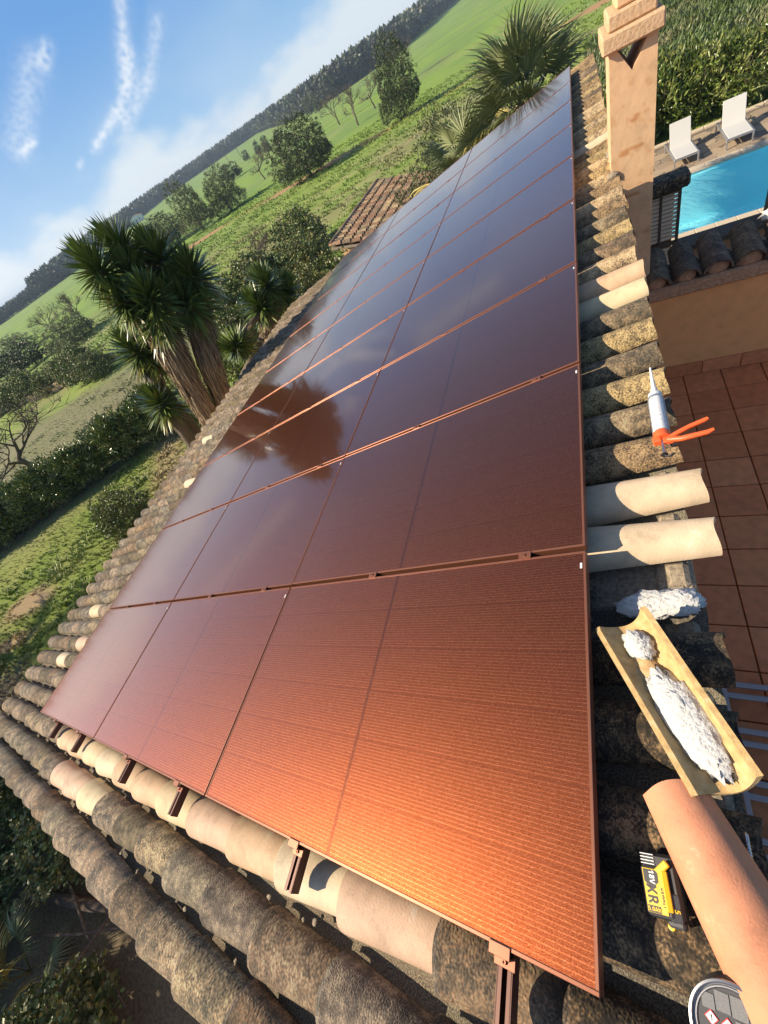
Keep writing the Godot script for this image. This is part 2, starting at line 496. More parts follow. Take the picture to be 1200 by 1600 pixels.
func ground_colour(x: float, z: float) -> Color:
	var p := Vector2(x, z)
	var a := gn.get_noise_2d(x * 3.0, z * 3.0)
	var b := gn.get_noise_2d(x * 0.5 + 90.0, z * 0.5)
	var far := smoothstep(45.0, 110.0, p.length())
	var c := Color(0.19, 0.28, 0.035).lerp(Color(0.29, 0.34, 0.07), clampf(0.4 + a * 1.1, 0, 1))
	c = c.lerp(Color(0.26, 0.22, 0.11), clampf(b * 1.6 - 0.1 + a * 0.6, 0, 0.75) * (1.0 - far))
	c = c.lerp(Color(0.22, 0.34, 0.035).lerp(Color(0.17, 0.28, 0.045), clampf(0.5 + b * 2.0, 0, 1)), far)
	# strips between the orchard rows
	c = c.lerp(Color(0.3, 0.29, 0.12), clampf(sin(z * 0.09 + x * 0.021 + b * 2.0) * 2.5 - 1.9, 0, 1) * 0.6 * far)
	# mown dry field beyond the garden hedge
	var dry := smoothstep(2.2, -2.2, Vector2(x + 26.0, z + 13.0).rotated(0.42).x - 10.5 + a * 2.0) * smoothstep(11.5, 8.0, absf(Vector2(x + 24.0, z + 12.5).rotated(0.5).y + a * 1.5))
	if x < -13.5: c = c.lerp(Color(0.235, 0.205, 0.115).lerp(Color(0.16, 0.17, 0.07), clampf(0.45 + a, 0, 1)), clampf(dry, 0, 1) * 0.9)
	# garden lawn by the house
	var lawn := smoothstep(3.0, 0.0, near_line(p, Vector2(-13.7, -1.5), Vector2(-9.4, -9.2)) - 2.8)
	c = c.lerp(Color(0.16, 0.22, 0.018).lerp(Color(0.25, 0.27, 0.06), clampf(0.3 + a * 1.3, 0, 1)), lawn)
	var lawn2 := smoothstep(2.0, 0.0, near_line(p, Vector2(-20.8, -8.9), Vector2(-18.0, -15.1)) - 1.2)
	c = c.lerp(Color(0.17, 0.23, 0.025), lawn2)
	# bare earth
	var earth := Color(0.36, 0.25, 0.14)
	var sand := smoothstep(0.5, -0.3, (Vector2(x + 13.1, z + 2.36).rotated(0.45) * Vector2(0.8, 1.7)).length() - 0.85 + a * 0.5)
	sand = maxf(sand, smoothstep(0.5, -0.3, (Vector2(x + 12.4, z + 0.9).rotated(0.45) * Vector2(0.6, 2.2)).length() - 0.6 + a * 0.5))
	sand = maxf(sand, smoothstep(0.8, -0.2, near_line(p, Vector2(-12.4, -10.8), Vector2(-10.0, -8.4)) - 0.7 + a) * 0.7)
	c = c.lerp(earth, sand)
	# orange farm track
	var tr := near_line(p, Vector2(-69.4, -65.9), Vector2(60, -77)) + a * 1.2
	c = c.lerp(Color(0.46, 0.25, 0.12), smoothstep(2.6, 1.5, tr) * clampf(0.8 + b * 1.5, 0.15, 1))
	var tr2 := near_line(p, Vector2(-37.2, -47.5), Vector2(10, -57)) + a * 1.5
	c = c.lerp(Color(0.4, 0.33, 0.17), smoothstep(0.9, 0.3, tr2) * 0.55)
	var tr3 := near_line(p, Vector2(-32.6, -40.7), Vector2(10, -50)) + a * 1.5
	c = c.lerp(Color(0.4, 0.33, 0.17), smoothstep(0.8, 0.2, tr3) * 0.5)
	# leaf litter and soil on the gable side
	c = c.lerp(Color(0.2, 0.155, 0.095), smoothstep(0.5, -0.5, -z - 0.2 + a))
	# pale clearing on the wooded hill
	c = c.lerp(Color(0.5, 0.47, 0.4), smoothstep(30.0, 12.0, near_line(p, Vector2(-262, -850), Vector2(-212, -840))))
	return c

func make_ground() -> void:
	gn.seed = 71; gn.frequency = 0.09; gn.fractal_octaves = 4
	var xs := []
	var zs := []
	for axis in 2:
		var lst := []
		var q := 0.0
		var lo := -34.0 if axis == 0 else -50.0
		var hi := 14.0 if axis == 0 else 8.0
		q = lo
		while q < hi:
			lst.append(q); q += 0.4
		var st := 0.5
		while q < 3500.0:
			lst.append(q); q += st; st *= 1.07
		q = lo; st = 0.5
		var neg := []
		while q > -3500.0:
			q -= st; st *= 1.045
			neg.append(q)
		neg.reverse()
		if axis == 0: xs = neg + lst
		else: zs = neg + lst
	var mb := MB.new()
	var nx := xs.size()
	for z in zs:
		for x in xs:
			mb.col = ground_colour(x, z)
			var e := 0.5 if Vector2(x, z).length() < 60.0 else 6.0
			var y := ground_y(x, z)
			var nn := Vector3(y - ground_y(x + e, z), e, y - ground_y(x, z + e)).normalized() if absf(x) + absf(z) > 40 else Vector3.UP
			# the pool is dug into the ground
			if x > 5.2 and z < -14.0 and z > -19.4 and x < 14.5: y -= 2.2
			mb.vert(Vector3(x, y, z), nn)
	for b in zs.size() - 1:
		for a in nx - 1:
			var k := b * nx + a
			mb.i.append_array([k, k + 1, k + nx, k + 1, k + nx + 1, k + nx])
	struct("ground", mb.mesh(M.ground))

func leaf_quad(mb: MB, p: Vector3, d: Vector3, up: Vector3, ln: float, w: float) -> void:
	var s := d.cross(up)
	if s.length() < 0.05: s = d.cross(Vector3(0.7, 0.1, 0.7))
	s = s.normalized()
	var nn := s.cross(d).normalized()
	var k := mb.vert(p, nn)
	mb.vert(p + d * ln * 0.5 + s * w - nn * w * 0.3, (nn + s * 0.4).normalized())
	mb.vert(p + d * ln, nn)
	mb.vert(p + d * ln * 0.5 - s * w - nn * w * 0.3, (nn - s * 0.4).normalized())
	mb.i.append_array([k, k + 2, k + 1, k, k + 3, k + 2])

func rnd_dir(r: RandomNumberGenerator) -> Vector3:
	var y := r.randf_range(-1, 1)
	var a := r.randf() * TAU
	var q := sqrt(1.0 - y * y)
	return Vector3(q * cos(a), y, q * sin(a))

func foliage(mb: MB, r: RandomNumberGenerator, c: Vector3, rad: Vector3, cnt: int, ln: float, w: float, cols: Array, upw := 0.3, flat_base := true) -> void:
	# leaves gathered in clumps through an uneven ellipsoid
	var clumps := maxi(3, cnt / 14)
	for q in clumps:
		var d := rnd_dir(r)
		if flat_base and d.y < -0.35: d.y *= -0.4
		var k := pow(r.randf(), 0.42) * (0.82 + 0.26 * sin(d.x * 5.0 + c.x * 3.0) * cos(d.z * 6.0 + c.z) + 0.12 * sin(d.y * 9.0))
		var cp := c + d * rad * k
		var tint: Color = cols[r.randi() % cols.size()]
		var lot := r.randf_range(0.75, 1.25)
		for m in 14:
			var lp := cp + rnd_dir(r) * ln * r.randf() * 1.7
			var ld := (d * 0.6 + rnd_dir(r) + Vector3.UP * upw).normalized()
			mb.col = tint * (lot * r.randf_range(0.8, 1.2))
			leaf_quad(mb, lp, ld, rnd_dir(r), ln * r.randf_range(0.7, 1.3), w * r.randf_range(0.8, 1.2))

func limb_tree(mb: MB, r: RandomNumberGenerator, p: Vector3, d: Vector3, ln: float, rad: float, depth: int, tips: Array, seg := 6, spread := 0.75) -> void:
	var pts := [p]
	var rr := [rad]
	var q := p
	var dd := d
	for k in 3:
		dd = (dd + rnd_dir(r) * 0.22 + Vector3.UP * 0.05).normalized()
		q += dd * ln / 3.0
		pts.append(q); rr.append(lerpf(rad, rad * 0.6, (k + 1) / 3.0))
	mb.tube(pts, rr, seg, false)
	if depth == 0:
		tips.append(q)
		return
	for k in (3 if depth > 1 else 4):
		var nd := (dd + rnd_dir(r) * spread).normalized()
		if nd.y < -0.1: nd.y = 0.1
		limb_tree(mb, r, pts[3 if k < 2 else 2], nd, ln * r.randf_range(0.6, 0.85), rad * 0.58, depth - 1, tips, maxi(3, seg - 1), spread)

func crown_mesh(sd: int, cols: Array, cnt: int, ln: float, w: float, lobes: int, tall: float, mat: Material) -> ArrayMesh:
	# dome that spreads almost to the ground, broken by bulging lobes; unit width and height
	var r := RandomNumberGenerator.new()
	r.seed = sd
	var mb := MB.new()
	var dirs := []
	for k in lobes: dirs.append([rnd_dir(r), r.randf_range(0.1, 0.24)])
	for q in cnt / 14:
		var d := rnd_dir(r)
		var bulge := 0.86
		for e in dirs: bulge += maxf(0.0, d.dot(e[0]) - 0.72) / 0.28 * (e[1] as float)
		bulge += 0.07 * sin(d.x * 11.0 + sd) * cos(d.z * 9.0) * sin(d.y * 8.0)
		var k := pow(r.randf(), 0.3) * bulge
		var cp := Vector3(d.x * 0.47, 0.34 + (d.y * 0.62 if d.y > 0 else d.y * 0.33), d.z * 0.47)
		cp = Vector3(cp.x * k, 0.34 + (cp.y - 0.34) * k, cp.z * k)
		if d.y < 0: cp.x *= 1.0 + absf(d.y) * 0.5; cp.z *= 1.0 + absf(d.y) * 0.5
		var tint: Color = cols[r.randi() % cols.size()]
		var lot := r.randf_range(0.7, 1.3)   # leaf batches differ at random
		for m in 14:
			var lp := cp + rnd_dir(r) * ln * r.randf() * 1.8
			lp.y = maxf(lp.y, 0.01)
			mb.col = tint * (lot * r.randf_range(0.8, 1.2))
			leaf_quad(mb, lp, (d * 0.6 + rnd_dir(r) + Vector3.UP * 0.3).normalized(), rnd_dir(r), ln * r.randf_range(0.7, 1.3), w * r.randf_range(0.8, 1.2))
	return mb.mesh(mat)

func trunk_mesh(sd: int, top: float, rad: float) -> ArrayMesh:
	var r := RandomNumberGenerator.new()
	r.seed = sd
	var mb := MB.new()
	var tips := []
	limb_tree(mb, r, Vector3.ZERO, Vector3.UP, top * 0.45, rad, 2, tips, 7, 0.7)
	return mb.mesh(M.wood)

var bases := {}
func leafy_tree(called: String, kind: String, pos: Vector2, hgt: float, wid: float, turn: float, label: String, category: String, group: String) -> Node3D:
	# kind: which shared crown and trunk
	var t := thing(called, label, category, T(Vector3(pos.x, ground_y(pos.x, pos.y) - 0.05, pos.y), Basis(Vector3.UP, turn)), group)
	part("trunk", bases[kind][0], t, Transform3D(Basis.from_scale(Vector3(wid, hgt, wid)), Vector3.ZERO))
	part("crown", bases[kind][1], t, Transform3D(Basis.from_scale(Vector3(wid, hgt, wid)), Vector3(0, hgt * 0.02, 0)))
	return t

func make_trees() -> void:
	var dk := [Color(0.0437, 0.0637, 0.0182), Color(0.0656, 0.0851, 0.0223), Color(0.0875, 0.106, 0.0304)]
	var ol := [Color(0.11, 0.129, 0.049), Color(0.149, 0.16, 0.0653), Color(0.0783, 0.099, 0.0326)]
	bases.carob = [trunk_mesh(1, 0.45, 0.025), crown_mesh(2, dk, 24000, 0.02, 0.0075, 11, 1.0, M.leaf)]
	bases.olive = [trunk_mesh(3, 0.5, 0.03), crown_mesh(4, ol, 20000, 0.024, 0.006, 9, 1.0, M.leaf)]
	bases.small = [trunk_mesh(5, 0.5, 0.03), crown_mesh(6, dk, 3000, 0.055, 0.02, 6, 1.0, M.leaf)]
	bases.shrub = [trunk_mesh(8, 0.4, 0.02), crown_mesh(7, [Color(0.081, 0.121, 0.027), Color(0.135, 0.176, 0.0432), Color(0.203, 0.203, 0.0675)], 9000, 0.038, 0.013, 9, 1.0, M.leaf)]
	var g := "dark evergreen trees along the farm track"
	leafy_tree("carob_tree", "carob", Vector2(-28.0, -66.4), 6.6, 9.4, 0.4, "broad round dark evergreen tree casting shadow onto the orange track", "tree", g)
	leafy_tree("carob_tree", "carob", Vector2(-14.8, -71.6), 8.0, 5.6, 2.1, "upright dark evergreen tree left of the fan palm", "tree", g)
	leafy_tree("olive_tree", "olive", Vector2(-59.1, -77.5), 8.6, 7.0, 0.2, "tall grey green olive tree in the middle of the three beyond the yucca", "tree", g)
	leafy_tree("olive_tree", "olive", Vector2(-53.5, -80.9), 7.0, 7.2, 3.1, "rounder grey green olive tree with pale dry base beside the taller one", "tree", g)
	leafy_tree("carob_tree", "carob", Vector2(-72.0, -80.9), 6.0, 11.0, 1.1, "low wide dark tree just above the yucca crown", "tree", g)
	var g2 := "small dark trees dotted over the far green field"
	var lst := [[-146.2, -338.3, 9, 7, "pointed dark tree before the far wood, left of its twin"], [-126.8, -307.1, 8, 6, "pointed dark tree before the far wood, right of its twin"], [-120.5, -235.9, 5, 5, "small dark bush in the field behind the bare trees"], [-117.4, -216.2, 6, 4, "small dark tree at the corner of the smooth green strip"], [-141.2, -248.6, 6, 4.5, "leftmost dark tree at the corner of the smooth green strip"],
		[-206.2, -448.9, 8, 8, "far dark tree between the orchard strips"], [-112.9, -174.2, 5.5, 10, "flat dark bush behind the grey olive trees"], [-159.8, -434.8, 9, 8, "far dark tree close under the wooded hill"], [-174.0, -287.8, 5, 5, "tiny dark bush on the pale strip above the olive trees"]]
	for k in lst.size():
		var e: Array = lst[k]
		leafy_tree("field_tree", "small", Vector2(e[0], e[1]), e[2], e[3], k * 1.3, e[4], "tree", g2)
	# bare almond trees
	var bm := []
	for sd in [21, 22, 23]:
		var r := RandomNumberGenerator.new()
		r.seed = sd
		var mb := MB.new()
		var tips := []
		limb_tree(mb, r, Vector3.ZERO, Vector3(0.1, 1, 0.05), 0.34, 0.035, 4, tips, 6, 0.85)
		var tw := MB.new()
		for tp in tips:
			for q in 5:
				var d := (rnd_dir(r) + Vector3.UP * 0.6).normalized()
				tw.strip([tp, tp + d * 0.07, tp + d * 0.13 + rnd_dir(r) * 0.02], d.cross(rnd_dir(r)).normalized(), [0.0028, 0.002, 0.0006])
		tw.v = tw.v
		bm.append([mb.mesh(M.wood), tw.mesh(M.wood)])
	var bt := [[-30.5, -97.0, 5.5, "bare almond tree with open crown behind the round dark tree, second from its right"], [-30.6, -109.5, 5.6, "thin bare almond tree furthest right of the almond row"], [-45.3, -125.6, 6, "bare almond tree left of the open crowned one"], [-43.6, -89.6, 5.2, "leaning bare almond tree left of the round dark tree"], [-58.3, -104.8, 5.4, "bare almond tree beside the grey olive trees"],
		[-27.5, -125.3, 6.5, "bare almond tree half behind the upright dark tree"], [-72.0, -135.4, 5.5, "bare almond tree behind the flat dark bush"], [-23.2, -10.2, 4.2, "bare fruit tree on the mown field at the left edge"], [-69.4, -45.7, 5.0, "grey bare tree in the scrub left of the yucca"], [-56.6, -41.9, 5.0, "pale barked bare tree in the scrub nearest the yucca"], [-15.3, -28.0, 3.6, "bare thorny shrub between the yucca and the low tiled roof"], [-14.0, -25.5, 2.8, "smaller bare shrub beside the low tiled roof"]]
	for k in bt.size():
		var e: Array = bt[k]
		var t := thing("bare_tree", e[3], "tree", T(Vector3(e[0], ground_y(e[0], e[1]) - 0.05, e[1]), Basis(Vector3.UP, k * 2.2)), "bare trees of the orchard")
		var sc3 := Vector3(1.5, 1.0, 1.5) if k == 7 else Vector3.ONE
		part("trunk", bm[k % 3][0], t, Transform3D(Basis.from_scale(sc3 * e[2]), Vector3.ZERO))
		part("twigs", bm[k % 3][1], t, Transform3D(Basis.from_scale(sc3 * e[2]), Vector3.ZERO))
	# scrub left of the yucca
	var sc := [[-93.9, -51.1, 4, 8, "dark scrub bush at the left edge below the far field"], [-66.8, -37.5, 3.2, 6, "brownish scrub bush under the grey bare tree"], [-56.6, -38.6, 3.6, 8, "largest dark scrub bush beside the pale bare tree"], [-77.3, -39.3, 3, 7, "scrub bush left of the brownish one"], [-82.7, -30.3, 2.6, 8, "grey scrub bush at the left edge above the low hedge"]]
	for k in sc.size():
		var e: Array = sc[k]
		leafy_tree("scrub_bush", "small" if k % 2 else "olive", Vector2(e[0], e[1]), e[2], e[3], k, e[4], "bush", "scrub bushes left of the yucca")
	var hd := [[-52.0, -22.4], [-47.9, -22.9], [-44.6, -23.4], [-41.2, -23.7], [-38.2, -24.2], [-33.7, -23.1], [-31.2, -22.4]]
	var hl := ["low garden shrub at the far left end of the row", "second low garden shrub of the row from the left", "third low garden shrub of the row from the left", "middle low garden shrub of the row by the rubble", "low garden shrub right of the rubble wall", "taller garden shrub in the row, second from the yucca", "low garden shrub of the row, next to the yucca"]
	for k in hd.size():
		leafy_tree("garden_shrub", "shrub", Vector2(hd[k][0], hd[k][1]), 2.2 + 0.4 * (k % 3), 3.4 + 0.3 * (k % 2), k * 1.7, hl[k], "shrub", "low shrubs bordering the mown field")
	# rubble wall bits beyond the shrubs
	var rr := RandomNumberGenerator.new()
	rr.seed = 4
	var w := thing("rubble_wall", "low pinkish rubble wall half hidden behind the garden shrubs", "wall", T(Vector3(-38, GROUND, -23.5), Basis(Vector3.UP, 0.15)))
	for k in 14:
		var mb := MB.new()
		mb.box(T(Vector3(k * 0.95 - 6.0, 0.28 + rr.randf() * 0.08, rr.randf() * 0.1), Basis(Vector3.UP, rr.randf_range(-0.1, 0.1))), Vector3(0.9, 0.55 + rr.randf() * 0.2, 0.45), 0.06)
		part("stone", mb.mesh(M.slab), w)
	# shrubs close by, under and beside the yuccas
	var cl := [[-9.8, -5.7, 1.7, 2.0, "small glossy shrub on the lawn close to the eave"], [-9.0, -10.9, 2.4, 1.9, "round grey green shrub at the foot of the yucca"], [-12.2, -22.7, 3.2, 4.4, "green shrub behind the second yucca"], [-12.8, -30.0, 3.0, 4.6, "dense bright green shrub beside the low tiled roof"], [-9.6, -23.8, 2.6, 4.0, "olive brown shrub below the low tiled roof"], [-7.5, -19.0, 2.5, 3.2, "dark shrub between the eave and the low tiled roof"], [-14.3, -21.2, 3.0, 4.0, "grey green shrub between the two yuccas"], [-9.9, -15.6, 3.0, 3.4, "shadowed shrub behind the skirted yucca trunk"], [-2.3, -14.7, 3.2, 2.6, "brownish shrub against the gable of the low tiled roof"], [-0.2, -14.4, 3.0, 2.8, "dark shrub half hidden by the panels before the low gable"]]
	for k in cl.size():
		var e: Array = cl[k]
		leafy_tree("leafy_shrub", "shrub", Vector2(e[0], e[1]), e[2], e[3], k * 0.9, e[4], "shrub", "shrubs along the house")
	var gs := [[0.6, -22.5, 4.6, 4.2, "grey feathery shrub left of the fan palm"], [2.0, -24.5, 4.2, 4.0, "grey shrub behind the fan palm"], [-0.7, -19.7, 3.6, 3.0, "sparse grey shrub beside the lower fan palm leaves"]]
	for k in gs.size():
		var e: Array = gs[k]
		leafy_tree("grey_shrub", "olive", Vector2(e[0], e[1]), e[2], e[3], k * 0.9, e[4], "shrub", "grey shrubs behind the fan palm")
	# trees left of the frame that shade the garden beside the gable and mirror in the near panels
	leafy_tree("carob_tree", "carob", Vector2(-15.5, 7.5), 8.0, 8.0, 0.7, "dense dark tree beside the gable, left of the view", "tree", "trees shading the gable garden")
	leafy_tree("carob_tree", "carob", Vector2(-10.5, 6.2), 7.5, 8.5, 2.7, "lower dense dark tree beside the gable, left of the view", "tree", "trees shading the gable garden")
	var gb := [[-5.6, 1.3, 1.8, 2.4, "shaded shrub below the verge near the wire panel"], [-3.6, 1.5, 1.5, 2.2, "shaded shrub below the verge, left of the fallen trunk tip"], [-1.6, 3.9, 1.6, 2.4, "shaded shrub at the bottom edge below the verge"], [-5.4, 3.9, 1.7, 2.6, "shaded shrub at the bottom left corner behind the palm seedling"], [-8.2, 2.2, 2.0, 3.0, "shaded shrub at the left edge below the eave corner"]]
	for k in gb.size():
		var e: Array = gb[k]
		leafy_tree("shade_shrub", "shrub", Vector2(e[0], e[1]), e[2], e[3], k * 1.9, e[4], "shrub", "shrubs in the shade beside the gable")
	# power poles across the far field and a white farmhouse under the wood
	var pp := [[-313, -477, "middle one of the power poles on the far field"], [-263, -423, "right hand one of the power poles on the far field"], [-386, -530, "left hand one of the power poles on the far field"]]
	for e in pp:
		var t := thing("power_pole", e[2], "pole", T(Vector3(e[0], ground_y(e[0], e[1]), e[1])), "power poles on the far field")
		var mb := MB.new()
		mb.tube([Vector3.ZERO, Vector3(0, 10.5, 0)], [0.28, 0.2], 8)
		part("pole", mb.mesh(M.wood), t)
		mb = MB.new()
		mb.box(T(Vector3(0, 9.8, 0)), Vector3(2.2, 0.25, 0.25), 0.02)
		part("crossarm", mb.mesh(M.wood), t)
	var hp := Vector2(-430.0, -437.0)
	var fh := thing("farmhouse", "small white farmhouse below the wood just above the yucca", "house", T(Vector3(hp.x, ground_y(hp.x, hp.y), hp.y), Basis(Vector3.UP, 0.6)))
	var hm := MB.new()
	hm.prism(T(Vector3(0, 0, 4)), PackedVector2Array([Vector2(-7, 0), Vector2(7, 0), Vector2(7, 5), Vector2(0, 7), Vector2(-7, 5)]), 8.0)
	part("wall", hm.mesh(M.white), fh)
	for s in [-1.0, 1.0]:
		hm = MB.new()
		hm.box(T(Vector3(s * 3.7, 6.15, 0), Basis(Vector3(0, 0, 1), -s * 0.278)), Vector3(7.8, 0.25, 8.8), 0.03)
		part("roof", hm.mesh(M.cornice), fh)
	for x in [-4.0, 0.0, 4.0]:
		hm = MB.new()
		hm.box(T(Vector3(x, 2.6, 4.02)), Vector3(1.1, 1.6, 0.12), 0.02)
		part("window", hm.mesh(M.dark), fh)
	oleanders()
	woods()

func oleanders() -> void:
	var r := RandomNumberGenerator.new()
	r.seed = 31
	var cols := [Color(0.0728, 0.117, 0.0195), Color(0.109, 0.158, 0.0312), Color(0.16, 0.198, 0.0507), Color(0.248, 0.267, 0.0858)]
	var ms := []
	for k in 3:
		var mb := MB.new()
		foliage(mb, r, Vector3(0, 0.95, 0), Vector3(1.25, 1.0, 1.25), 7000, 0.2, 0.03, cols, 0.5, false)
		foliage(mb, r, Vector3(0.5, 1.5, 0.3), Vector3(0.7, 0.6, 0.7), 1600, 0.2, 0.03, cols, 0.7)
		var tb := MB.new()
		for q in 9:
			var a := r.randf() * TAU
			tb.tube([Vector3(cos(a) * 0.2, 0, sin(a) * 0.2), Vector3(cos(a) * 0.6, 0.8, sin(a) * 0.6), Vector3(cos(a) * 0.9, 1.6, sin(a) * 0.9)], [0.03, 0.022, 0.008], 5, false)
		ms.append([mb.mesh(M.leafgloss), tb.mesh(M.wood)])
	# the garden hedge
	var a := Vector2(-21.9, -3.6)
	var b := Vector2(-13.3, -11.2)
	for k in 8:
		var p := a.lerp(b, k / 7.0)
		var t := thing("oleander_bush", ["glossy hedge bush at the left edge of the photo", "second glossy hedge bush from the left edge", "third glossy hedge bush from the left edge", "glossy hedge bush just below the bare fruit tree", "glossy hedge bush in the middle of the hedge", "third glossy hedge bush from the yucca end", "second glossy hedge bush from the yucca end", "glossy hedge bush next to the small yucca"][k], "bush", T(Vector3(p.x, GROUND, p.y), Basis(Vector3.UP, k * 1.1) * Basis.from_scale(Vector3.ONE * r.randf_range(0.85, 1.05))), "glossy bushes of the garden hedge")
		part("foliage", ms[k % 3][0], t)
		part("stems", ms[k % 3][1], t)
	# bank of oleander behind the loungers
	var lb := ["behind the chimney", "behind the nearer lounger on its left", "behind the nearer lounger", "between the two loungers", "behind the right hand lounger", "right of the right hand lounger", "at the right edge beyond the pool", "just outside the right edge beyond the pool"]
	for k in 8:
		var t := thing("oleander_bush", "dark oleander bush " + lb[k], "bush", T(Vector3(5.4 + k * 1.25, GROUND, -23.6 + 0.3 * sin(k * 2.0)), Basis(Vector3.UP, k * 0.8 + 0.4) * Basis.from_scale(Vector3(0.95, r.randf_range(0.95, 1.1), 0.95))), "oleander bushes behind the loungers")
		part("foliage", ms[(k + 1) % 3][0], t)
		part("stems", ms[(k + 1) % 3][1], t)

func multi(called: String, mesh: Mesh, xf: Array, cols: Array, parent: Node3D = null) -> MultiMeshInstance3D:
	var mm := MultiMesh.new()
	mm.transform_format = MultiMesh.TRANSFORM_3D
	mm.use_colors = cols.size() > 0
	mm.mesh = mesh
	mm.instance_count = xf.size()
	for k in xf.size():
		mm.set_instance_transform(k, xf[k])
		if cols.size() > 0: mm.set_instance_color(k, cols[k])
	var o := MultiMeshInstance3D.new()
	o.multimesh = mm
	o.name = numbered(called)
	(parent if parent else self).add_child(o)
	return o

func woods() -> void:
	var r := RandomNumberGenerator.new()
	r.seed = 12
	var white := [Color(0.9, 0.9, 0.9), Color(1, 1, 1), Color(0.75, 0.78, 0.75)]
	var mb := MB.new()
	foliage(mb, r, Vector3(0, 0.6, 0), Vector3(0.42, 0.4, 0.42), 260, 0.2, 0.09, white)
	mb.col = Color(0.5, 0.45, 0.4)
	mb.tube([Vector3(0, 0, 0), Vector3(0.02, 0.6, 0)], [0.03, 0.02], 5, false)
	var mesh := mb.mesh(M.leaf)
	var edge := [[-40, 400], [0, 560], [8, 790], [10, 620], [14, 454], [19, 420], [22, 406], [27, 560], [30, 850], [33, 850], [40, 850], [48, 640], [54, 522], [62, 522], [110, 480]]
	var xf := []
	var cols := []
	for k in 10000:
		var az := r.randf_range(-40, 110)
		if k < 7600: az = r.randf_range(4, 66)
		var dmin := 300.0
		for q in edge.size() - 1:
			if az >= edge[q][0] and az < edge[q + 1][0]: dmin = lerpf(edge[q][1], edge[q + 1][1], (az - edge[q][0]) / (edge[q + 1][0] - edge[q][0]))
		var d := dmin + pow(r.randf(), 1.6) * (1350.0 - dmin)
		var x := 5.0 - sin(deg_to_rad(az)) * d
		var z := -cos(deg_to_rad(az)) * d
		if near_line(Vector2(x, z), Vector2(-262, -850), Vector2(-212, -840)) < 16.0: continue
		if near_line(Vector2(x, z), Vector2(-430, -437), Vector2(-400, -406)) < 14.0: continue
		var s := r.randf_range(6.5, 12.5) * (0.62 if az > 57.0 else 1.0)
		xf.append(Transform3D(Basis(Vector3.UP, r.randf() * TAU) * Basis.from_scale(Vector3(s * r.randf_range(0.8, 1.3), s, s * r.randf_range(0.8, 1.3))), Vector3(x, ground_y(x, z) - 0.3, z)))
		var g := r.randf_range(0.35, 1.5)
		cols.append(Color(0.085 * g, 0.1 * g, 0.055 * g).lerp(Color(0.16, 0.16, 0.12), r.randf() * 0.5))
	var o := multi("woodland", mesh, xf, cols)
	tag(o, "dark wooded hill along the whole horizon", "woodland", "", "stuff")

func make_grass() -> void:
	var r := RandomNumberGenerator.new()
	r.seed = 17
	var mb := MB.new()
	for k in 9:
		var a := r.randf() * TAU
		var d := Vector3(cos(a), 0, sin(a))
		var l := r.randf_range(0.5, 1.0)
		var p := d * r.randf() * 0.35
		mb.col = Color(1, 1, 1) * r.randf_range(0.75, 1.1)
		mb.strip([p, p + Vector3.UP * l * 0.6 + d * 0.15 * l, p + Vector3.UP * l * 0.85 + d * 0.5 * l], d.cross(Vector3.UP), [0.06, 0.05, 0.008])
	var mesh := mb.mesh(M.leaf)
	var xf := []
	var cols := []
	for k in 60000:
		var x := r.randf_range(-32, -5)
		var z := r.randf_range(-34, 2.5)
		var d := Vector2(x - 5, z).length()
		if r.randf() < (d - 14.0) / 40.0: continue
		if x > -6.5 and z > -12: continue
		var c := ground_colour(x, z)
		if c.r > 0.36: continue
		var s := r.randf_range(0.05, 0.15) * (1.0 + maxf(0.0, gn.get_noise_2d(x * 5.0, z * 5.0)) * 1.6)
		if c.r > 0.19 and x < -13.5: s *= 0.5
		xf.append(Transform3D(Basis(Vector3.UP, r.randf() * TAU) * Basis.from_scale(Vector3(s * 1.3, s, s * 1.3)), Vector3(x, ground_y(x, z), z)))
		cols.append(c * r.randf_range(1.0, 1.7))
	for k in 26000:
		var x := r.randf_range(-60, 24)
		var z := r.randf_range(-86, -24)
		if z > -32 and x > -16 and x < 5.5: continue
		var c := ground_colour(x, z)
		if c.r > 0.36: continue
		if gn.get_noise_2d(x * 2.0 + 40.0, z * 2.0) < -0.05 and r.randf() < 0.75: continue
		var s := r.randf_range(0.12, 0.34)
		xf.append(Transform3D(Basis(Vector3.UP, r.randf() * TAU) * Basis.from_scale(Vector3(s * 1.6, s, s * 1.6)), Vector3(x, ground_y(x, z), z)))
		cols.append((c * r.randf_range(1.0, 1.7)).lerp(Color(0.13, 0.19, 0.04), 0.25))
	# rank dry grass on the bank beyond the pool
	for k in 9000:
		var x := r.randf_range(6, 24)
		var z := r.randf_range(-52, -25.5)
		var dryk := clampf(gn.get_noise_2d(x * 1.4, z * 1.4) * 2.0 + 0.35, 0, 1)
		var s := r.randf_range(0.25, 0.65)
		xf.append(Transform3D(Basis(Vector3.UP, r.randf() * TAU) * Basis.from_scale(Vector3(s, s * 1.1, s)), Vector3(x, ground_y(x, z), z)))
		cols.append(Color(0.1, 0.15, 0.035).lerp(Color(0.3, 0.26, 0.13), dryk * r.randf()))
	var o := multi("grass", mesh, xf, cols)
	tag(o, "tufts of grass and weeds over lawn and fields", "grass", "", "stuff")
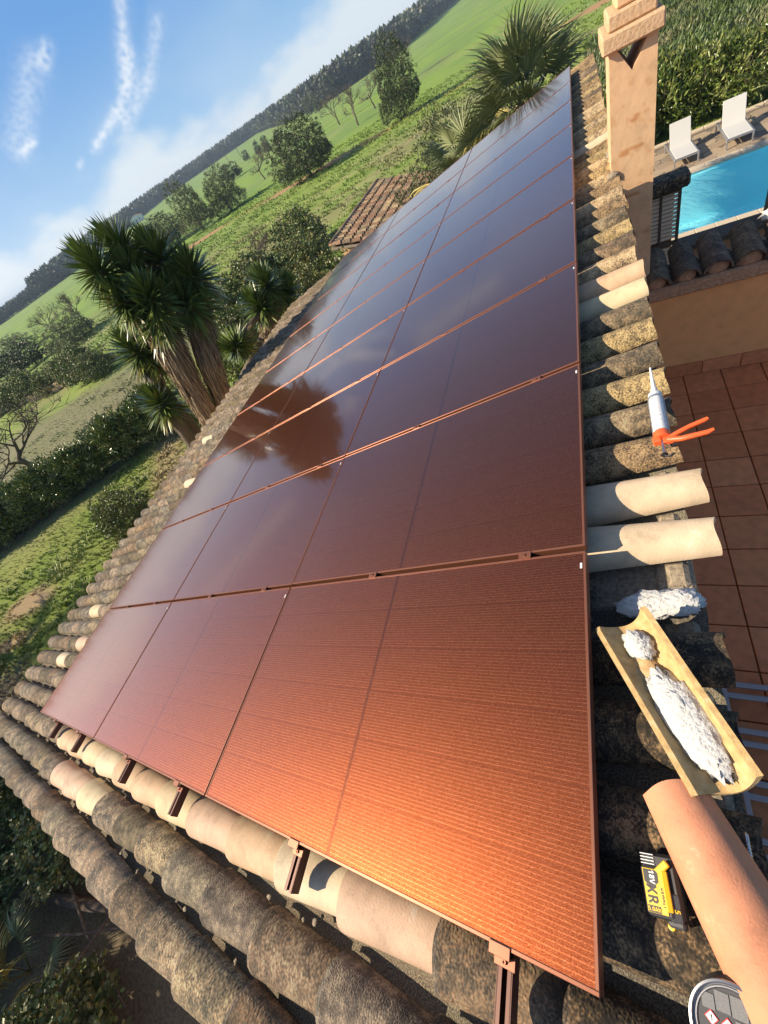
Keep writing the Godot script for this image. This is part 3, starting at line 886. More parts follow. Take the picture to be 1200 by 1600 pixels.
# ---------- house ----------
func tile_mesh(ln: float, r0: float, r1: float, arc: float, th: float, seg: int, mat: Material, sd := 0, flip := false) -> ArrayMesh:
	# half-barrel along +x from the wide end (r0) to the narrow end (r1); rims at y = 0, crown up
	var mb := MB.new()
	var r := RandomNumberGenerator.new()
	r.seed = sd + 100
	var tone := r.randf_range(0.6, 1.35) if sd < 200 and sd % 80 < 60 else 1.0
	var tint := Color(tone * r.randf_range(0.98, 1.14), tone, tone * r.randf_range(0.82, 1.02))
	var rings := [0.0, 0.03, 0.042, 0.5, 1.0]
	var ph := r.randf() * TAU
	var outer := []
	var inner := []
	for t in rings:
		var rad: float = lerpf(r0, r1, t) + (0.0 if t > 0.0 else -0.004)
		var oo := []
		var ii := []
		for s in seg + 1:
			var a := lerpf(-arc, arc, float(s) / seg)
			var w := 1.0 + 0.02 * sin(a * 2.0 + ph + t * 3.0)
			var y0 := rad * cos(arc) 
			oo.append(Vector3(t * ln + 0.004 * sin(a * 3.0 + ph), (rad * cos(a) * w - y0), rad * sin(a) * w))
			ii.append(Vector3(t * ln + 0.004 * sin(a * 3.0 + ph), ((rad - th) * cos(a) * w - y0 * (rad - th) / rad), (rad - th) * sin(a) * w))
		outer.append(oo); inner.append(ii)
	for q in [[outer, 1.0], [inner, -1.0]]:
		var grid: Array = q[0]
		var start := mb.v.size()
		for k in rings.size():
			for s in seg + 1:
				var a := lerpf(-arc, arc, float(s) / seg)
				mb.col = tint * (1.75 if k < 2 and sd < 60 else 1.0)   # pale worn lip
				mb.vert(grid[k][s], Vector3((r0 - r1) / ln, cos(a), sin(a)).normalized() * q[1])
		for k in rings.size() - 1:
			for s in seg:
				var a := start + k * (seg + 1) + s
				var b := a + seg + 1
				if q[1] > 0: mb.i.append_array([a, b, a + 1, a + 1, b, b + 1])
				else: mb.i.append_array([a, a + 1, b, a + 1, b + 1, b])
	var e := rings.size() - 1
	mb.col = tint
	for s in seg:
		mb.quad(outer[0][s], inner[0][s], inner[0][s + 1], outer[0][s + 1])
		mb.quad(inner[e][s], outer[e][s], outer[e][s + 1], inner[e][s + 1])
	for k in e:
		mb.quad(outer[k][0], outer[k + 1][0], inner[k + 1][0], inner[k][0])
		mb.quad(inner[k][seg], inner[k + 1][seg], outer[k + 1][seg], outer[k][seg])
	return mb.mesh(mat)

const PITCH := 0.222
const V0 := -0.545
const COURSE := 0.375
const U0 := -2.365
const ROWS := 51
const CREST := -0.105
const TRAY := -0.215

func make_house() -> void:
	var h := thing("main_house", "ochre plastered house whose tiled roof carries the red solar panels", "house", T(Vector3(0, GROUND, 0)))
	var up := Vector3(0, -GROUND, 0)
	# walls
	var mb := MB.new()
	var x0 := -1.75
	var x1 := 5.28
	var poly := PackedVector2Array([Vector2(x0, 0), Vector2(x1, 0), Vector2(x1, -GROUND + x1 * tan(SLOPE) - 0.36), Vector2(x0, -GROUND + x0 * tan(SLOPE) - 0.36)])
	mb.prism(T(Vector3(0, 0, 0.35)), poly, 10.85)
	part("wall", mb.mesh(M.plaster), h)
	# roof deck
	var rt := T(up, RB)
	mb = MB.new()
	mb.box(T(Vector3(1.6, -0.285, -5.08)), Vector3(7.86, 0.07, 11.3), 0.01)
	var roof := part("roof", mb.mesh(M.oldmortar), h, rt)
	# shared tile shapes
	var r := RandomNumberGenerator.new()
	r.seed = 8
	var cov := []      # eave side and near rows
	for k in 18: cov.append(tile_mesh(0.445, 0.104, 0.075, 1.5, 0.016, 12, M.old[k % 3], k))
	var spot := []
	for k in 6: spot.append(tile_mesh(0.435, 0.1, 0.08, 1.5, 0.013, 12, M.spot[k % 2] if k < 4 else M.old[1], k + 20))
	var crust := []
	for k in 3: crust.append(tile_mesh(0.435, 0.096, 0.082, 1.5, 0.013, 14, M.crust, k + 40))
	var fresh := []
	for k in 6: fresh.append(tile_mesh(0.445, 0.102, 0.075, 1.52, 0.014, 14, M.newtile[k % 3], k + 60))
	var trays := []
	for k in 4: trays.append(tile_mesh(0.445, 0.085, 0.1, 1.15, 0.013, 8, M.channel, k + 80))
	var low := [tile_mesh(0.445, 0.104, 0.075, 1.5, 0.016, 7, M.old[0], 90), tile_mesh(0.445, 0.104, 0.075, 1.5, 0.016, 7, M.old[1], 91), tile_mesh(0.445, 0.104, 0.075, 1.5, 0.016, 7, M.old[2], 92)]
	var hidden := SurfaceTool.new()
	var far := SurfaceTool.new()
	var fartray := SurfaceTool.new()
	var left_new := {"8,3": 1, "6,4": 1, "5,3": 1, "24,2": 1, "18,4": 1}
	for row in ROWS:
		var v := V0 + PITCH * row
		for c in 21:
			var u := U0 + COURSE * c
			var last := c == 20
			var rise := 0.004 + r.randf_range(-0.003, 0.004)
			var tilt := 0.058 if not last else 0.012
			var b := Basis(Vector3(0, 0, 1), -tilt) * Basis(Vector3.UP, r.randf_range(-0.022, 0.022)) * Basis(Vector3(1, 0, 0), r.randf_range(-0.05, 0.05))
			var t := T(Vector3(u + r.randf_range(-0.012, 0.012), CREST - 0.09 + rise, -v + r.randf_range(-0.008, 0.008)), b)
			var fresh_here: bool = (row == 2 and c >= 8 and c <= 18) or (row == 1 and c >= 9 and c <= 11) or left_new.has("%d,%d" % [row, c])
			if last:
				fresh_here = row in [8, 9, 16, 17, 30]
				if row == 7: continue   # lifted off: mortar bed lies bare
				if row in [8, 9]: t.origin.x += 0.035
			var pick := r.randi()
			if fresh_here:
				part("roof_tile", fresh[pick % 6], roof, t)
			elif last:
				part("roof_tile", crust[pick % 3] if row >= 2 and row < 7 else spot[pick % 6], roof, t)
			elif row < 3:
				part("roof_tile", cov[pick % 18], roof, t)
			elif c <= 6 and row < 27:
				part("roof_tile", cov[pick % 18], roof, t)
			elif c <= 6:
				far.append_from(low[pick % 3], 0, t)
			else:
				hidden.append_from(low[pick % 3], 0, t)
			# channel tile between this cover and the next
			var tt := T(Vector3(u + (0.01 if not last else -0.035), TRAY + 0.028, -v - PITCH * 0.5), Basis(Vector3(0, 0, 1), -0.028) * Basis(Vector3(1, 0, 0), PI))
			if row == ROWS - 1: continue
			if row < 3 or last or (c <= 6 and row < 6):
				part("channel_tile", trays[pick % 4], roof, tt)
			else:
				fartray.append_from(trays[pick % 4], 0, tt)
	for q in [[hidden, "covered_roof_tiles", M.old[0]], [far, "far_roof_tiles", M.old[1]], [fartray, "far_channel_tiles", M.channel]]:
		var am: ArrayMesh = q[0].commit()
		am.surface_set_material(0, q[2])
		var o := part(q[1], am, roof)
		o.set_meta("kind", "stuff")
	# mortar under the ridge-side tile ends, verge bedding
	mb = MB.new()
	mb.box(T(Vector3(5.46, -0.268, -5.08)), Vector3(0.1, 0.06, 11.25), 0.015)
	mb.box(T(Vector3(1.6, -0.225, 0.545)), Vector3(7.6, 0.06, 0.08), 0.012)
	mb.box(T(Vector3(1.6, -0.2, -10.68)), Vector3(7.8, 0.12, 0.12), 0.02)
	part("mortar_bed", mb.mesh(M.oldmortar), roof)
	for row in ROWS - 1:
		mb = MB.new()
		mb.box(T(Vector3(5.485, -0.25, -V0 - PITCH * (row + 0.5)), Basis(Vector3(1, 0, 0), r.randf_range(-0.1, 0.1))), Vector3(0.07, 0.045, 0.1), 0.015)
		part("mortar_plug", mb.mesh(M.oldmortar), roof)
	# crumbs of mortar left in the channels
	for k in 16:
		mb = MB.new()
		var s := r.randf_range(0.005, 0.013)
		lump(mb, Vector3.ZERO, Vector3(s * r.randf_range(0.7, 1.8), s * 0.5, s), k, 9, 6, 0.4)
		part("mortar_crumb", mb.mesh(M.oldmortar), roof, T(Vector3(r.randf_range(0.6, 4.4), -0.185, [0.435, 0.212][k % 2] + r.randf_range(-0.02, 0.02))))
	make_chimney()
	make_terrace()

func lump(mb: MB, c: Vector3, rad: Vector3, sd: int, nu := 16, nv := 8, rough := 0.25) -> void:
	var f := FastNoiseLite.new()
	f.seed = sd; f.frequency = 1.6; f.fractal_octaves = 4
	var start := mb.v.size()
	for a in nv + 1:
		var th := PI * a / nv
		for b in nu + 1:
			var ph := TAU * b / nu
			var d := Vector3(sin(th) * cos(ph), cos(th), sin(th) * sin(ph))
			var k := 1.0 + f.get_noise_3d(d.x * 1.5 + c.x * 9.0, d.y * 1.5, d.z * 1.5) * rough * 2.0
			mb.vert(c + d * rad * k, (d / rad).normalized())
	for a in nv:
		for b in nu:
			var k := start + a * (nu + 1) + b
			mb.i.append_array([k, k + nu + 1, k + 1, k + 1, k + nu + 1, k + nu + 2])

func make_chimney() -> void:
	var c := thing("chimney", "ochre plastered chimney with notched top standing at the upper roof edge", "chimney", T(Vector3(5.55, -0.07, -4.93)))
	var mb := MB.new()
	var poly := PackedVector2Array([Vector2(-0.155, -1.0), Vector2(0.155, -1.0), Vector2(0.148, 1.962), Vector2(0.09, 1.962), Vector2(-0.008, 1.815), Vector2(-0.105, 1.962), Vector2(-0.155, 1.962)])
	mb.prism(T(Vector3.ZERO), poly, 0.5)
	part("shaft", mb.mesh(M.plaster), c)
	# rust coloured stains and grime on the near face
	mb = MB.new()
	var fn := FastNoiseLite.new()
	fn.seed = 6; fn.frequency = 9.0; fn.fractal_octaves = 4
	var nx := 26
	var ny := 120
	for b in ny + 1:
		for a in nx + 1:
			var y := -0.9 + 2.69 * b / ny
			var x := lerpf(-0.1545, lerpf(0.1545, 0.1485, clampf((y + 1.0) / 2.96, 0, 1)), float(a) / nx)
			var q := fn.get_noise_2d(x, y)
			var st := 0.0
			for e in [[0.03, 1.53, 0.075, 0.014], [0.0, 1.335, 0.1, 0.017], [-0.09, 1.49, 0.05, 0.006], [-0.04, 1.0, 0.09, 0.01]]:
				st = maxf(st, 1.0 - smoothstep(0.55, 1.25, Vector2((x - e[0]) / e[2], (y - e[1] - (x - e[0]) * 0.1) / e[3]).length() + q * 0.9))
			st = maxf(st, clampf(q * 2.6 - 0.75, 0, 0.4))
			mb.col = Color(1, 1, 1).lerp(Color(0.72, 0.52, 0.36), st)
			mb.vert(Vector3(x, y, 0.0015), Vector3(0, 0, 1))
	for b in ny:
		for a in nx:
			var k := b * (nx + 1) + a
			mb.i.append_array([k, k + nx + 1, k + 1, k + 1, k + nx + 1, k + nx + 2])
	part("near_face", mb.mesh(M.plaster), c)
	mb = MB.new()
	mb.box(T(Vector3(-0.008, 2.012, -0.25)), Vector3(0.385, 0.1, 0.6), 0.012)
	part("lower_slab", mb.mesh(M.slab), c)
	mb = MB.new()
	mb.box(T(Vector3(-0.01, 2.108, -0.25)), Vector3(0.3, 0.088, 0.5), 0.012)
	part("upper_slab", mb.mesh(M.slab), c)
	mb = MB.new()
	mb.box(T(Vector3(0.0, 2.4, -0.25)), Vector3(0.21, 0.49, 0.4), 0.012)
	part("flue", mb.mesh(M.plaster), c)
	mb = MB.new()
	mb.box(T(Vector3(0.0, 2.69, -0.25)), Vector3(0.33, 0.08, 0.52), 0.012)
	part("cap", mb.mesh(M.slab), c)
	mb = MB.new()
	lump(mb, Vector3(-0.14, 1.2, 0.0), Vector3(0.05, 0.03, 0.035), 3, 10, 6)
	lump(mb, Vector3(-0.12, 1.235, -0.45), Vector3(0.06, 0.03, 0.08), 4, 10, 6)
	part("mortar_fillet", mb.mesh(M.oldmortar), c)

func make_terrace() -> void:
	var r := RandomNumberGenerator.new()
	r.seed = 19
	var t := thing("terrace", "shaded upper terrace with terracotta floor tiles below the roof edge", "terrace", T(Vector3(0.02, -4.07, 0)))
	var mb := MB.new()
	mb.box(T(Vector3(7.4, 1.48, -1.3)), Vector3(4.2, 2.98, 7.2))
	part("slab", mb.mesh(M.grout), t)
	var fm := []
	for k in 3:
		mb = MB.new()
		mb.box(T(Vector3.ZERO), Vector3(0.327, 0.03, 0.327), 0.004)
		fm.append(mb.mesh(M.floor[k]))
	for a in 8:
		for b in 16:
			part("floor_tile", fm[r.randi() % 3], t, T(Vector3(5.535 + 0.336 * a, 2.985 + r.randf_range(-0.001, 0.001), -4.72 + 0.336 * b), Basis(Vector3.UP, r.randf_range(-0.006, 0.006))))
	for a in 8:
		mb = MB.new()
		mb.box(T(Vector3(5.70 + 0.336 * a, 3.08, -4.875)), Vector3(0.328, 0.15, 0.02), 0.003)
		part("skirting_tile", mb.mesh(M.floor[a % 3]), t)
	# parapet with tiled coping
	var p := thing("parapet_wall", "ochre parapet wall with dark barrel tile coping at the terrace end", "wall", T(Vector3(7.42, -4.07, -5.08)))
	mb = MB.new()
	mb.box(T(Vector3(0, 2.0, 0)), Vector3(4.2, 4.0, 0.38))
	part("wall", mb.mesh(M.parapet), p)
	mb = MB.new()
	mb.box(T(Vector3(0, 4.065, 0.02)), Vector3(4.2, 0.13, 0.46), 0.02)
	part("cornice", mb.mesh(M.cornice), p)
	var tm := []
	for k in 3: tm.append(tile_mesh(0.5, 0.115, 0.095, 1.45, 0.014, 12, M.coping_tile, k + 120))
	for k in 16:
		var q := T(Vector3(-1.66 + 0.235 * k, 4.17, 0.27 + r.randf_range(-0.015, 0.015)), Basis(Vector3(0, 1, 0), PI / 2 + r.randf_range(-0.04, 0.04)) * Basis(Vector3(0, 0, 1), 0.14))
		part("coping_tile", tm[k % 3], p, q)
		mb = MB.new()
		lump(mb, Vector3.ZERO, Vector3(0.088, 0.075, 0.04), k + 7, 12, 7, 0.12)
		part("mortar_plug", mb.mesh(M.cornice), p, T(Vector3(-1.66 + 0.235 * k, 4.17, 0.19)))
		mb = MB.new()
		lump(mb, Vector3.ZERO, Vector3(0.05, 0.03, 0.2), k + 47, 10, 6, 0.15)
		part("channel_mortar", mb.mesh(M.crust), p, T(Vector3(-1.5425 + 0.235 * k, 4.15, 0.06)))
	# crumpled bag on the coping
	mb = MB.new()
	lump(mb, Vector3.ZERO, Vector3(0.1, 0.055, 0.085), 9, 22, 14, 0.42)
	solo("crumpled_bag", mb.mesh(M.white), "crumpled white bag lying on the dark coping tiles at the right edge", "bag", T(Vector3(6.64, 0.35, -5.08), Basis(Vector3(0, 0, 1), 0.25)))
	# lower garden wall with a louvred shutter
	var g := thing("garden_wall", "low grey topped wall with a dark pier in front of the pool", "wall", T(Vector3(7.17, -4.08, -9.1)))
	mb = MB.new()
	mb.box(T(Vector3(-0.05, 1.22, 0)), Vector3(1.2, 2.44, 0.3))
	part("wall", mb.mesh(M.cornice), g)
	mb = MB.new()
	mb.box(T(Vector3(-0.05, 2.48, 0)), Vector3(1.2, 0.08, 0.4), 0.01)
	part("ledge", mb.mesh(M.wood), g)
	mb = MB.new()
	mb.box(T(Vector3(0.62, 1.85, 0)), Vector3(0.14, 3.7, 0.3), 0.01)
	part("pier", mb.mesh(M.dark), g)
	mb = MB.new()
	mb.box(T(Vector3(1.3, 1.85, -0.02)), Vector3(1.2, 3.7, 0.26))
	part("side_wall", mb.mesh(M.cornice), g)
	var s := thing("shutter", "beige louvred shutter with a dark coping above the parapet tiles", "shutter", T(Vector3(6.21, -1.83, -8.45)))
	mb = MB.new()
	for e in [[0.0, 0.7, 0.035, 1.4], [-0.235, 0.7, 0.04, 1.4], [0.235, 0.7, 0.04, 1.4]]:
		mb.box(T(Vector3(e[0], e[1], 0)), Vector3(e[2], e[3], 0.04), 0.004)
	for y in [0.03, 0.62, 1.37]: mb.box(T(Vector3(0, y, -0.002)), Vector3(0.5, 0.06, 0.034), 0.004)
	part("frame", mb.mesh(M.wood), s)
	mb = MB.new()
	mb.box(T(Vector3.ZERO, Basis(Vector3(1, 0, 0), -0.3)), Vector3(0.2, 0.043, 0.008))
	var sl := mb.mesh(M.shutter)
	for k in 23:
		for sx in [-0.117, 0.117]:
			var y := 0.085 + k * 0.057
			if absf(y - 0.62) < 0.045: continue
			part("slat", sl, s, T(Vector3(sx, y, 0)))
	mb = MB.new()
	mb.box(T(Vector3(0.02, 1.5, 0)), Vector3(0.62, 0.17, 0.34), 0.03)
	part("coping", mb.mesh(M.crust), s)
	mb = MB.new()
	mb.box(T(Vector3(-0.05, -0.9, -0.12)), Vector3(0.45, 4.6, 0.15))
	part("wall", mb.mesh(M.cornice), s)
	# ladder lying on the terrace
	var l := thing("ladder", "aluminium double ladder lying on the terrace floor", "ladder", T(Vector3(6.03, -1.055, -0.25)))
	for sx in [-0.21, 0.21]:
		mb = MB.new()
		mb.box(T(Vector3(sx, 0.05, 0)), Vector3(0.03, 0.1, 2.6), 0.004)
		part("stile", mb.mesh(M.ladder), l)
	for k in 8:
		for o in [0.0, 0.075]:
			mb = MB.new()
			mb.box(T(Vector3(0, 0.06, -1.15 + k * 0.29 + o)), Vector3(0.39, 0.03, 0.034), 0.004)
			part("rung", mb.mesh(M.ladder), l)

func make_low_house() -> void:
	# lower tiled roof beyond: ridge along x = -3.25, this side falls towards +x
	var h := thing("low_house", "lower outbuilding with a weathered tiled roof beyond the panels", "house", T(Vector3(-3.25, GROUND, -15.98)))
	var mb := MB.new()
	var poly := PackedVector2Array([Vector2(0.1, 0), Vector2(5.2, 0), Vector2(5.2, 1.75), Vector2(0.1, 2.82)])
	mb.prism(T(Vector3(0, 0, -0.5)), poly, 6.1)
	part("wall", mb.mesh(M.plaster), h)
	mb = MB.new()
	mb.box(T(Vector3(2.75, -0.1, -3.47)), Vector3(5.5, 0.06, 6.94), 0.01)
	var roof := part("roof", mb.mesh(M.oldmortar), h, T(Vector3(0, 3.03, 0), Basis(Vector3(0, 0, 1), -0.21)))
	var r := RandomNumberGenerator.new()
	r.seed = 55
	var red := tri_mat(ramp_tex(noise_image(61, 0.05, 4, 256), [[0.0, Color(0.09, 0.055, 0.035)], [0.4, Color(0.24, 0.14, 0.085)], [0.6, Color(0.4, 0.25, 0.15)], [1.0, Color(0.5, 0.37, 0.23)]]), 1.2, 0.95)
	var a := [tile_mesh(0.5, 0.112, 0.085, 1.5, 0.016, 6, red, 130), tile_mesh(0.5, 0.112, 0.085, 1.5, 0.016, 6, M.old[1], 131), tile_mesh(0.5, 0.112, 0.085, 1.5, 0.016, 6, M.spot[1], 132), tile_mesh(0.5, 0.112, 0.085, 1.5, 0.016, 6, red, 133)]
	var tray := tile_mesh(0.5, 0.085, 0.1, 1.15, 0.013, 5, M.channel, 134)
	var st := SurfaceTool.new()
	var rest := SurfaceTool.new()
	for row in 28:
		for c in 13:
			var t := T(Vector3(0.42 + 0.4 * c, 0.035 + r.randf_range(-0.004, 0.006), -0.15 - 0.245 * row), Basis(Vector3.UP, PI + r.randf_range(-0.03, 0.03)) * Basis(Vector3(0, 0, 1), -0.075))
			var pick: int = r.randi() % 4
			if c < 10: part("roof_tile", a[pick], roof, t)
			else: rest.append_from(a[0], 0, t)
			st.append_from(tray, 0, T(Vector3(0.42 + 0.4 * c, 0.02, -0.27 - 0.245 * row), Basis(Vector3.UP, PI) * Basis(Vector3(0, 0, 1), -0.05) * Basis(Vector3(1, 0, 0), PI)))
	for q in [[st, "channel_tiles", M.channel], [rest, "lower_roof_tiles", red]]:
		var am: ArrayMesh = q[0].commit()
		am.surface_set_material(0, q[2])
		part(q[1], am, roof).set_meta("kind", "stuff")
	for k in 17:
		part("ridge_tile", a[k % 4], roof, T(Vector3(0.0, 0.03, -0.1 - 0.4 * k), Basis(Vector3.UP, PI / 2) * Basis(Vector3(0, 0, 1), 0.02)))

func make_pool() -> void:
	var x0 := 5.6
	var x1 := 13.6
	var z0 := -18.75
	var z1 := -14.7
	var mb := MB.new()
	# basin walls and floor with thickness
	mb.box(T(Vector3((x0 + x1) / 2, -5.6, (z0 + z1) / 2)), Vector3(x1 - x0 + 0.4, 0.2, z1 - z0 + 0.4))
	mb.box(T(Vector3(x0 - 0.1, -4.75, (z0 + z1) / 2)), Vector3(0.2, 1.5, z1 - z0 + 0.4))
	mb.box(T(Vector3(x1 + 0.1, -4.75, (z0 + z1) / 2)), Vector3(0.2, 1.5, z1 - z0 + 0.4))
	mb.box(T(Vector3((x0 + x1) / 2, -4.75, z0 - 0.1)), Vector3(x1 - x0, 1.5, 0.2))
	mb.box(T(Vector3((x0 + x1) / 2, -4.75, z1 + 0.1)), Vector3(x1 - x0, 1.5, 0.2))
	var p := thing("swimming_pool", "bright blue swimming pool with pale stone coping", "pool")
	part("basin", mb.mesh(M.basin), p)
	for k in 18:
		for z in [z0 - 0.17, z1 + 0.17]:
			mb = MB.new()
			mb.box(T(Vector3(x0 + 0.222 + 0.4444 * k, -3.97, z)), Vector3(0.438, 0.06, 0.4), 0.012)
			part("coping_stone", mb.mesh(M.coping), p)
	for k in 9:
		for x in [x0 - 0.17, x1 + 0.17]:
			mb = MB.new()
			mb.box(T(Vector3(x, -3.971, z0 + 0.225 + 0.45 * k)), Vector3(0.4, 0.06, 0.444), 0.012)
			part("coping_stone", mb.mesh(M.coping), p)
	mb = MB.new()
	mb.lathe(T(Vector3(7.9, -4.12, z0 + 0.001), Basis(Vector3(1, 0, 0), PI / 2)), [Vector2(0.07, 0.0), Vector2(0.06, 0.03), Vector2(0.0, 0.035)], 16)
	part("inlet_fitting", mb.mesh(M.white), p)
	mb = MB.new()
	mb.quad(Vector3(x0, -4.1, z1), Vector3(x1, -4.1, z1), Vector3(x1, -4.1, z0), Vector3(x0, -4.1, z0))
	struct("water", mb.mesh(M.water))
	# stone paving behind and round the pool
	var r := RandomNumberGenerator.new()
	r.seed = 66
	mb = MB.new()
	mb.box(T(Vector3(9.6, -4.04, -20.8)), Vector3(9.0, 0.07, 3.5))
	mb.box(T(Vector3(9.6, -4.04, -12.0)), Vector3(9.0, 0.07, 5.0))
	var deck := struct("pool_deck", mb.mesh(M.joint))
	var ms := []
	for k in 9:
		mb = MB.new()
		var e := []
		for q in 7:
			var an := TAU * q / 7 + r.randf_range(-0.2, 0.2)
			var rd := 0.31 * r.randf_range(0.82, 1.08)
			e.append(Vector2(cos(an) * rd, sin(an) * rd))
		mb.prism(T(Vector3.ZERO, Basis(Vector3(1, 0, 0), -PI / 2)), PackedVector2Array(e), 0.04)
		ms.append(mb.mesh(M.paving[k % 3]))
	for a in 14:
		for b in 6:
			part("paving_stone", ms[r.randi() % 9], deck, T(Vector3(5.6 + 0.53 * a + (0.26 if b % 2 else 0.0) + r.randf_range(-0.04, 0.04), -3.993 + r.randf() * 0.004, -19.4 - 0.48 * b + r.randf_range(-0.04, 0.04)), Basis(Vector3.UP, r.randf() * TAU)))
	mb = MB.new()
	for k in 14: mb.box(T(Vector3(5.6 + 0.55 * k, -3.96, -22.35), Basis(Vector3.UP, 0.02 * sin(k))), Vector3(0.54, 0.1, 0.18), 0.02)
	part("edging", mb.mesh(M.coping), deck)
	# loungers
	for k in 2:
		var l := thing("sun_lounger", ["white sling lounger nearest the chimney beside the pool", "white sling lounger further right beside the pool"][k], "lounger", T(Vector3(8.275 + 1.38 * k, GROUND + 0.025, -19.55), Basis(Vector3.UP, -0.02 if k else 0.03)), "white loungers by the pool")
		mb = MB.new()
		for sx in [-0.325, 0.325]: mb.box(T(Vector3(sx, 0.31, -0.95)), Vector3(0.045, 0.06, 1.95), 0.008)
		for z in [0.0, -1.0, -1.9]: mb.box(T(Vector3(0, 0.305, z)), Vector3(0.61, 0.05, 0.04), 0.008)
		part("frame", mb.mesh(M.alu), l)
		for sx in [-0.325, 0.325]:
			for z in [0.0, -1.85]:
				mb = MB.new()
				mb.box(T(Vector3(sx, 0.14, z)), Vector3(0.044, 0.28, 0.05), 0.006)
				part("leg", mb.mesh(M.alu), l)
		mb = MB.new()
		mb.box(T(Vector3(0, 0.35, -0.55)), Vector3(0.6, 0.022, 1.15), 0.008)
		part("seat", mb.mesh(M.sling), l)
		mb = MB.new()
		mb.box(T(Vector3(0, 0.35 + 0.31, -1.13 - 0.16), Basis(Vector3(1, 0, 0), 1.1)), Vector3(0.6, 0.022, 0.72), 0.008)
		part("backrest", mb.mesh(M.sling), l)
		mb = MB.new()
		for sx in [-0.25, 0.25]: mb.tube([Vector3(sx, 0.33, -1.75), Vector3(sx, 0.75, -1.36)], [0.012, 0.012], 6)
		part("back_support", mb.mesh(M.alu), l)
# ---------- solar array ----------
const PW := 1.742
const PH := 1.115
const CP := 1.75
const RP := 1.1368

func make_panels() -> void:
	var mb := MB.new()
	# frame: two long bars, two short bars, top lip proud of the glass
	for z in [-0.0045, -PH + 0.0045]: mb.box(T(Vector3(PW / 2, -0.0175, z)), Vector3(PW, 0.035, 0.009), 0.0012)
	for x in [0.0045, PW - 0.0045]: mb.box(T(Vector3(x, -0.0175, -PH / 2)), Vector3(0.009, 0.034, PH - 0.018), 0.0012)
	var fm := mb.mesh(M.frame)
	mb = MB.new()
	mb.quad(Vector3(0.009, -0.0022, -0.009), Vector3(PW - 0.009, -0.0022, -0.009), Vector3(PW - 0.009, -0.0022, -PH + 0.009), Vector3(0.009, -0.0022, -PH + 0.009))
	var gm := mb.mesh(M.panel)
	mb = MB.new()
	mb.box(T(Vector3(PW / 2, -0.007, -PH / 2)), Vector3(PW - 0.019, 0.004, PH - 0.019))
	var bm := mb.mesh(M.dark)
	mb = MB.new()
	mb.box(T(Vector3.ZERO), Vector3(0.007, 0.0006, 0.022))
	var sm := mb.mesh(M.paper)
	var rng := RandomNumberGenerator.new()
	rng.seed = 2
	var rows := ["nearest row", "second row from the near edge", "third row from the near edge", "fourth row from the near edge", "middle row of nine", "fourth row from the far end", "third row from the far end", "second row from the far end", "farthest row"]
	var cols := ["eave side column", "centre column", "ridge side column"]
	for j in 9:
		for i in 3:
			var tilt := RB * Basis(Vector3(1, 0, 0), rng.randf_range(-0.0012, 0.0012)) * Basis(Vector3(0, 0, 1), rng.randf_range(-0.0008, 0.0008))
			var p := thing("solar_panel", "terracotta coloured solar panel, %s, %s" % [rows[j], cols[i]], "solar panel", T(rp(CP * i + 0.004, RP * j + 0.0), tilt), "terracotta solar panels of the array")
			part("frame", fm, p)
			part("glass", gm, p)
			part("back_sheet", bm, p)
			part("label_sticker", sm, p, T(Vector3(PW - 0.0165, -0.0016, -PH + 0.06)))
	# rails with clamps
	var us := [0.63, 1.36, 2.45, 3.2, 4.2, 5.02]
	var names := ["at the eave side", "second from the eave side", "third from the eave side", "third from the ridge side", "second from the ridge side, before the pale tiles", "nearest the ridge side, reaching out of the photo"]
	for k in 6:
		var a := -0.14 if k < 5 else -0.42
		var b := 10.36
		var t := thing("mounting_rail", "dark brown mounting rail under the panels, " + names[k], "rail", T(rp(us[k], 0, 0), RB), "mounting rails of the array")
		mb = MB.new()
		var mid := -(a + b) / 2
		mb.box(T(Vector3(0, -0.073, mid)), Vector3(0.04, 0.006, b - a))
		for sx in [-0.018, 0.018]:
			mb.box(T(Vector3(sx, -0.053, mid)), Vector3(0.004, 0.034, b - a))
			mb.box(T(Vector3(sx * 0.72, -0.0378, mid)), Vector3(0.012, 0.0036, b - a))
		part("channel", mb.mesh(M.rail), t)
		mb = MB.new()
		mb.box(T(Vector3(0, 0.0015, 0)), Vector3(0.05, 0.004, 0.034), 0.001)
		mb.box(T(Vector3(0, -0.016, 0)), Vector3(0.03, 0.032, 0.016))
		var clamp := mb.mesh(M.frame)
		mb = MB.new()
		mb.lathe(T(Vector3(0, 0.0035, 0)), [Vector2(0.006, 0.0), Vector2(0.006, 0.005), Vector2(0.003, 0.005), Vector2(0.003, 0.002), Vector2(0, 0.002)], 8)
		var bolt := mb.mesh(M.frame)
		for j in range(1, 9):
			var c := part("mid_clamp", clamp, t, T(Vector3(0, 0, -(RP * j - 0.011))))
			part("bolt", bolt, c)
		for z in [0.013, -(RP * 8 + PH + 0.013)]:
			mb = MB.new()
			var s := 1.0 if z > 0 else -1.0
			mb.box(T(Vector3(0, 0.0018, -0.008 * s)), Vector3(0.055, 0.004, 0.024), 0.001)
			mb.box(T(Vector3(0, -0.017, 0.002 * s)), Vector3(0.055, 0.036, 0.004), 0.001)
			mb.box(T(Vector3(0, -0.033, 0.014 * s)), Vector3(0.055, 0.004, 0.022), 0.001)
			var c := part("end_clamp", mb.mesh(M.frame), t, T(Vector3(0, 0, z)))
			part("bolt", bolt, c, T(Vector3(0, -0.034, 0.014 * s)))
		for q in 9:
			mb = MB.new()
			mb.box(T(Vector3(0, -0.093, -0.22 - q * 1.2)), Vector3(0.05, 0.034, 0.05), 0.004)
			part("foot", mb.mesh(M.rail), t)

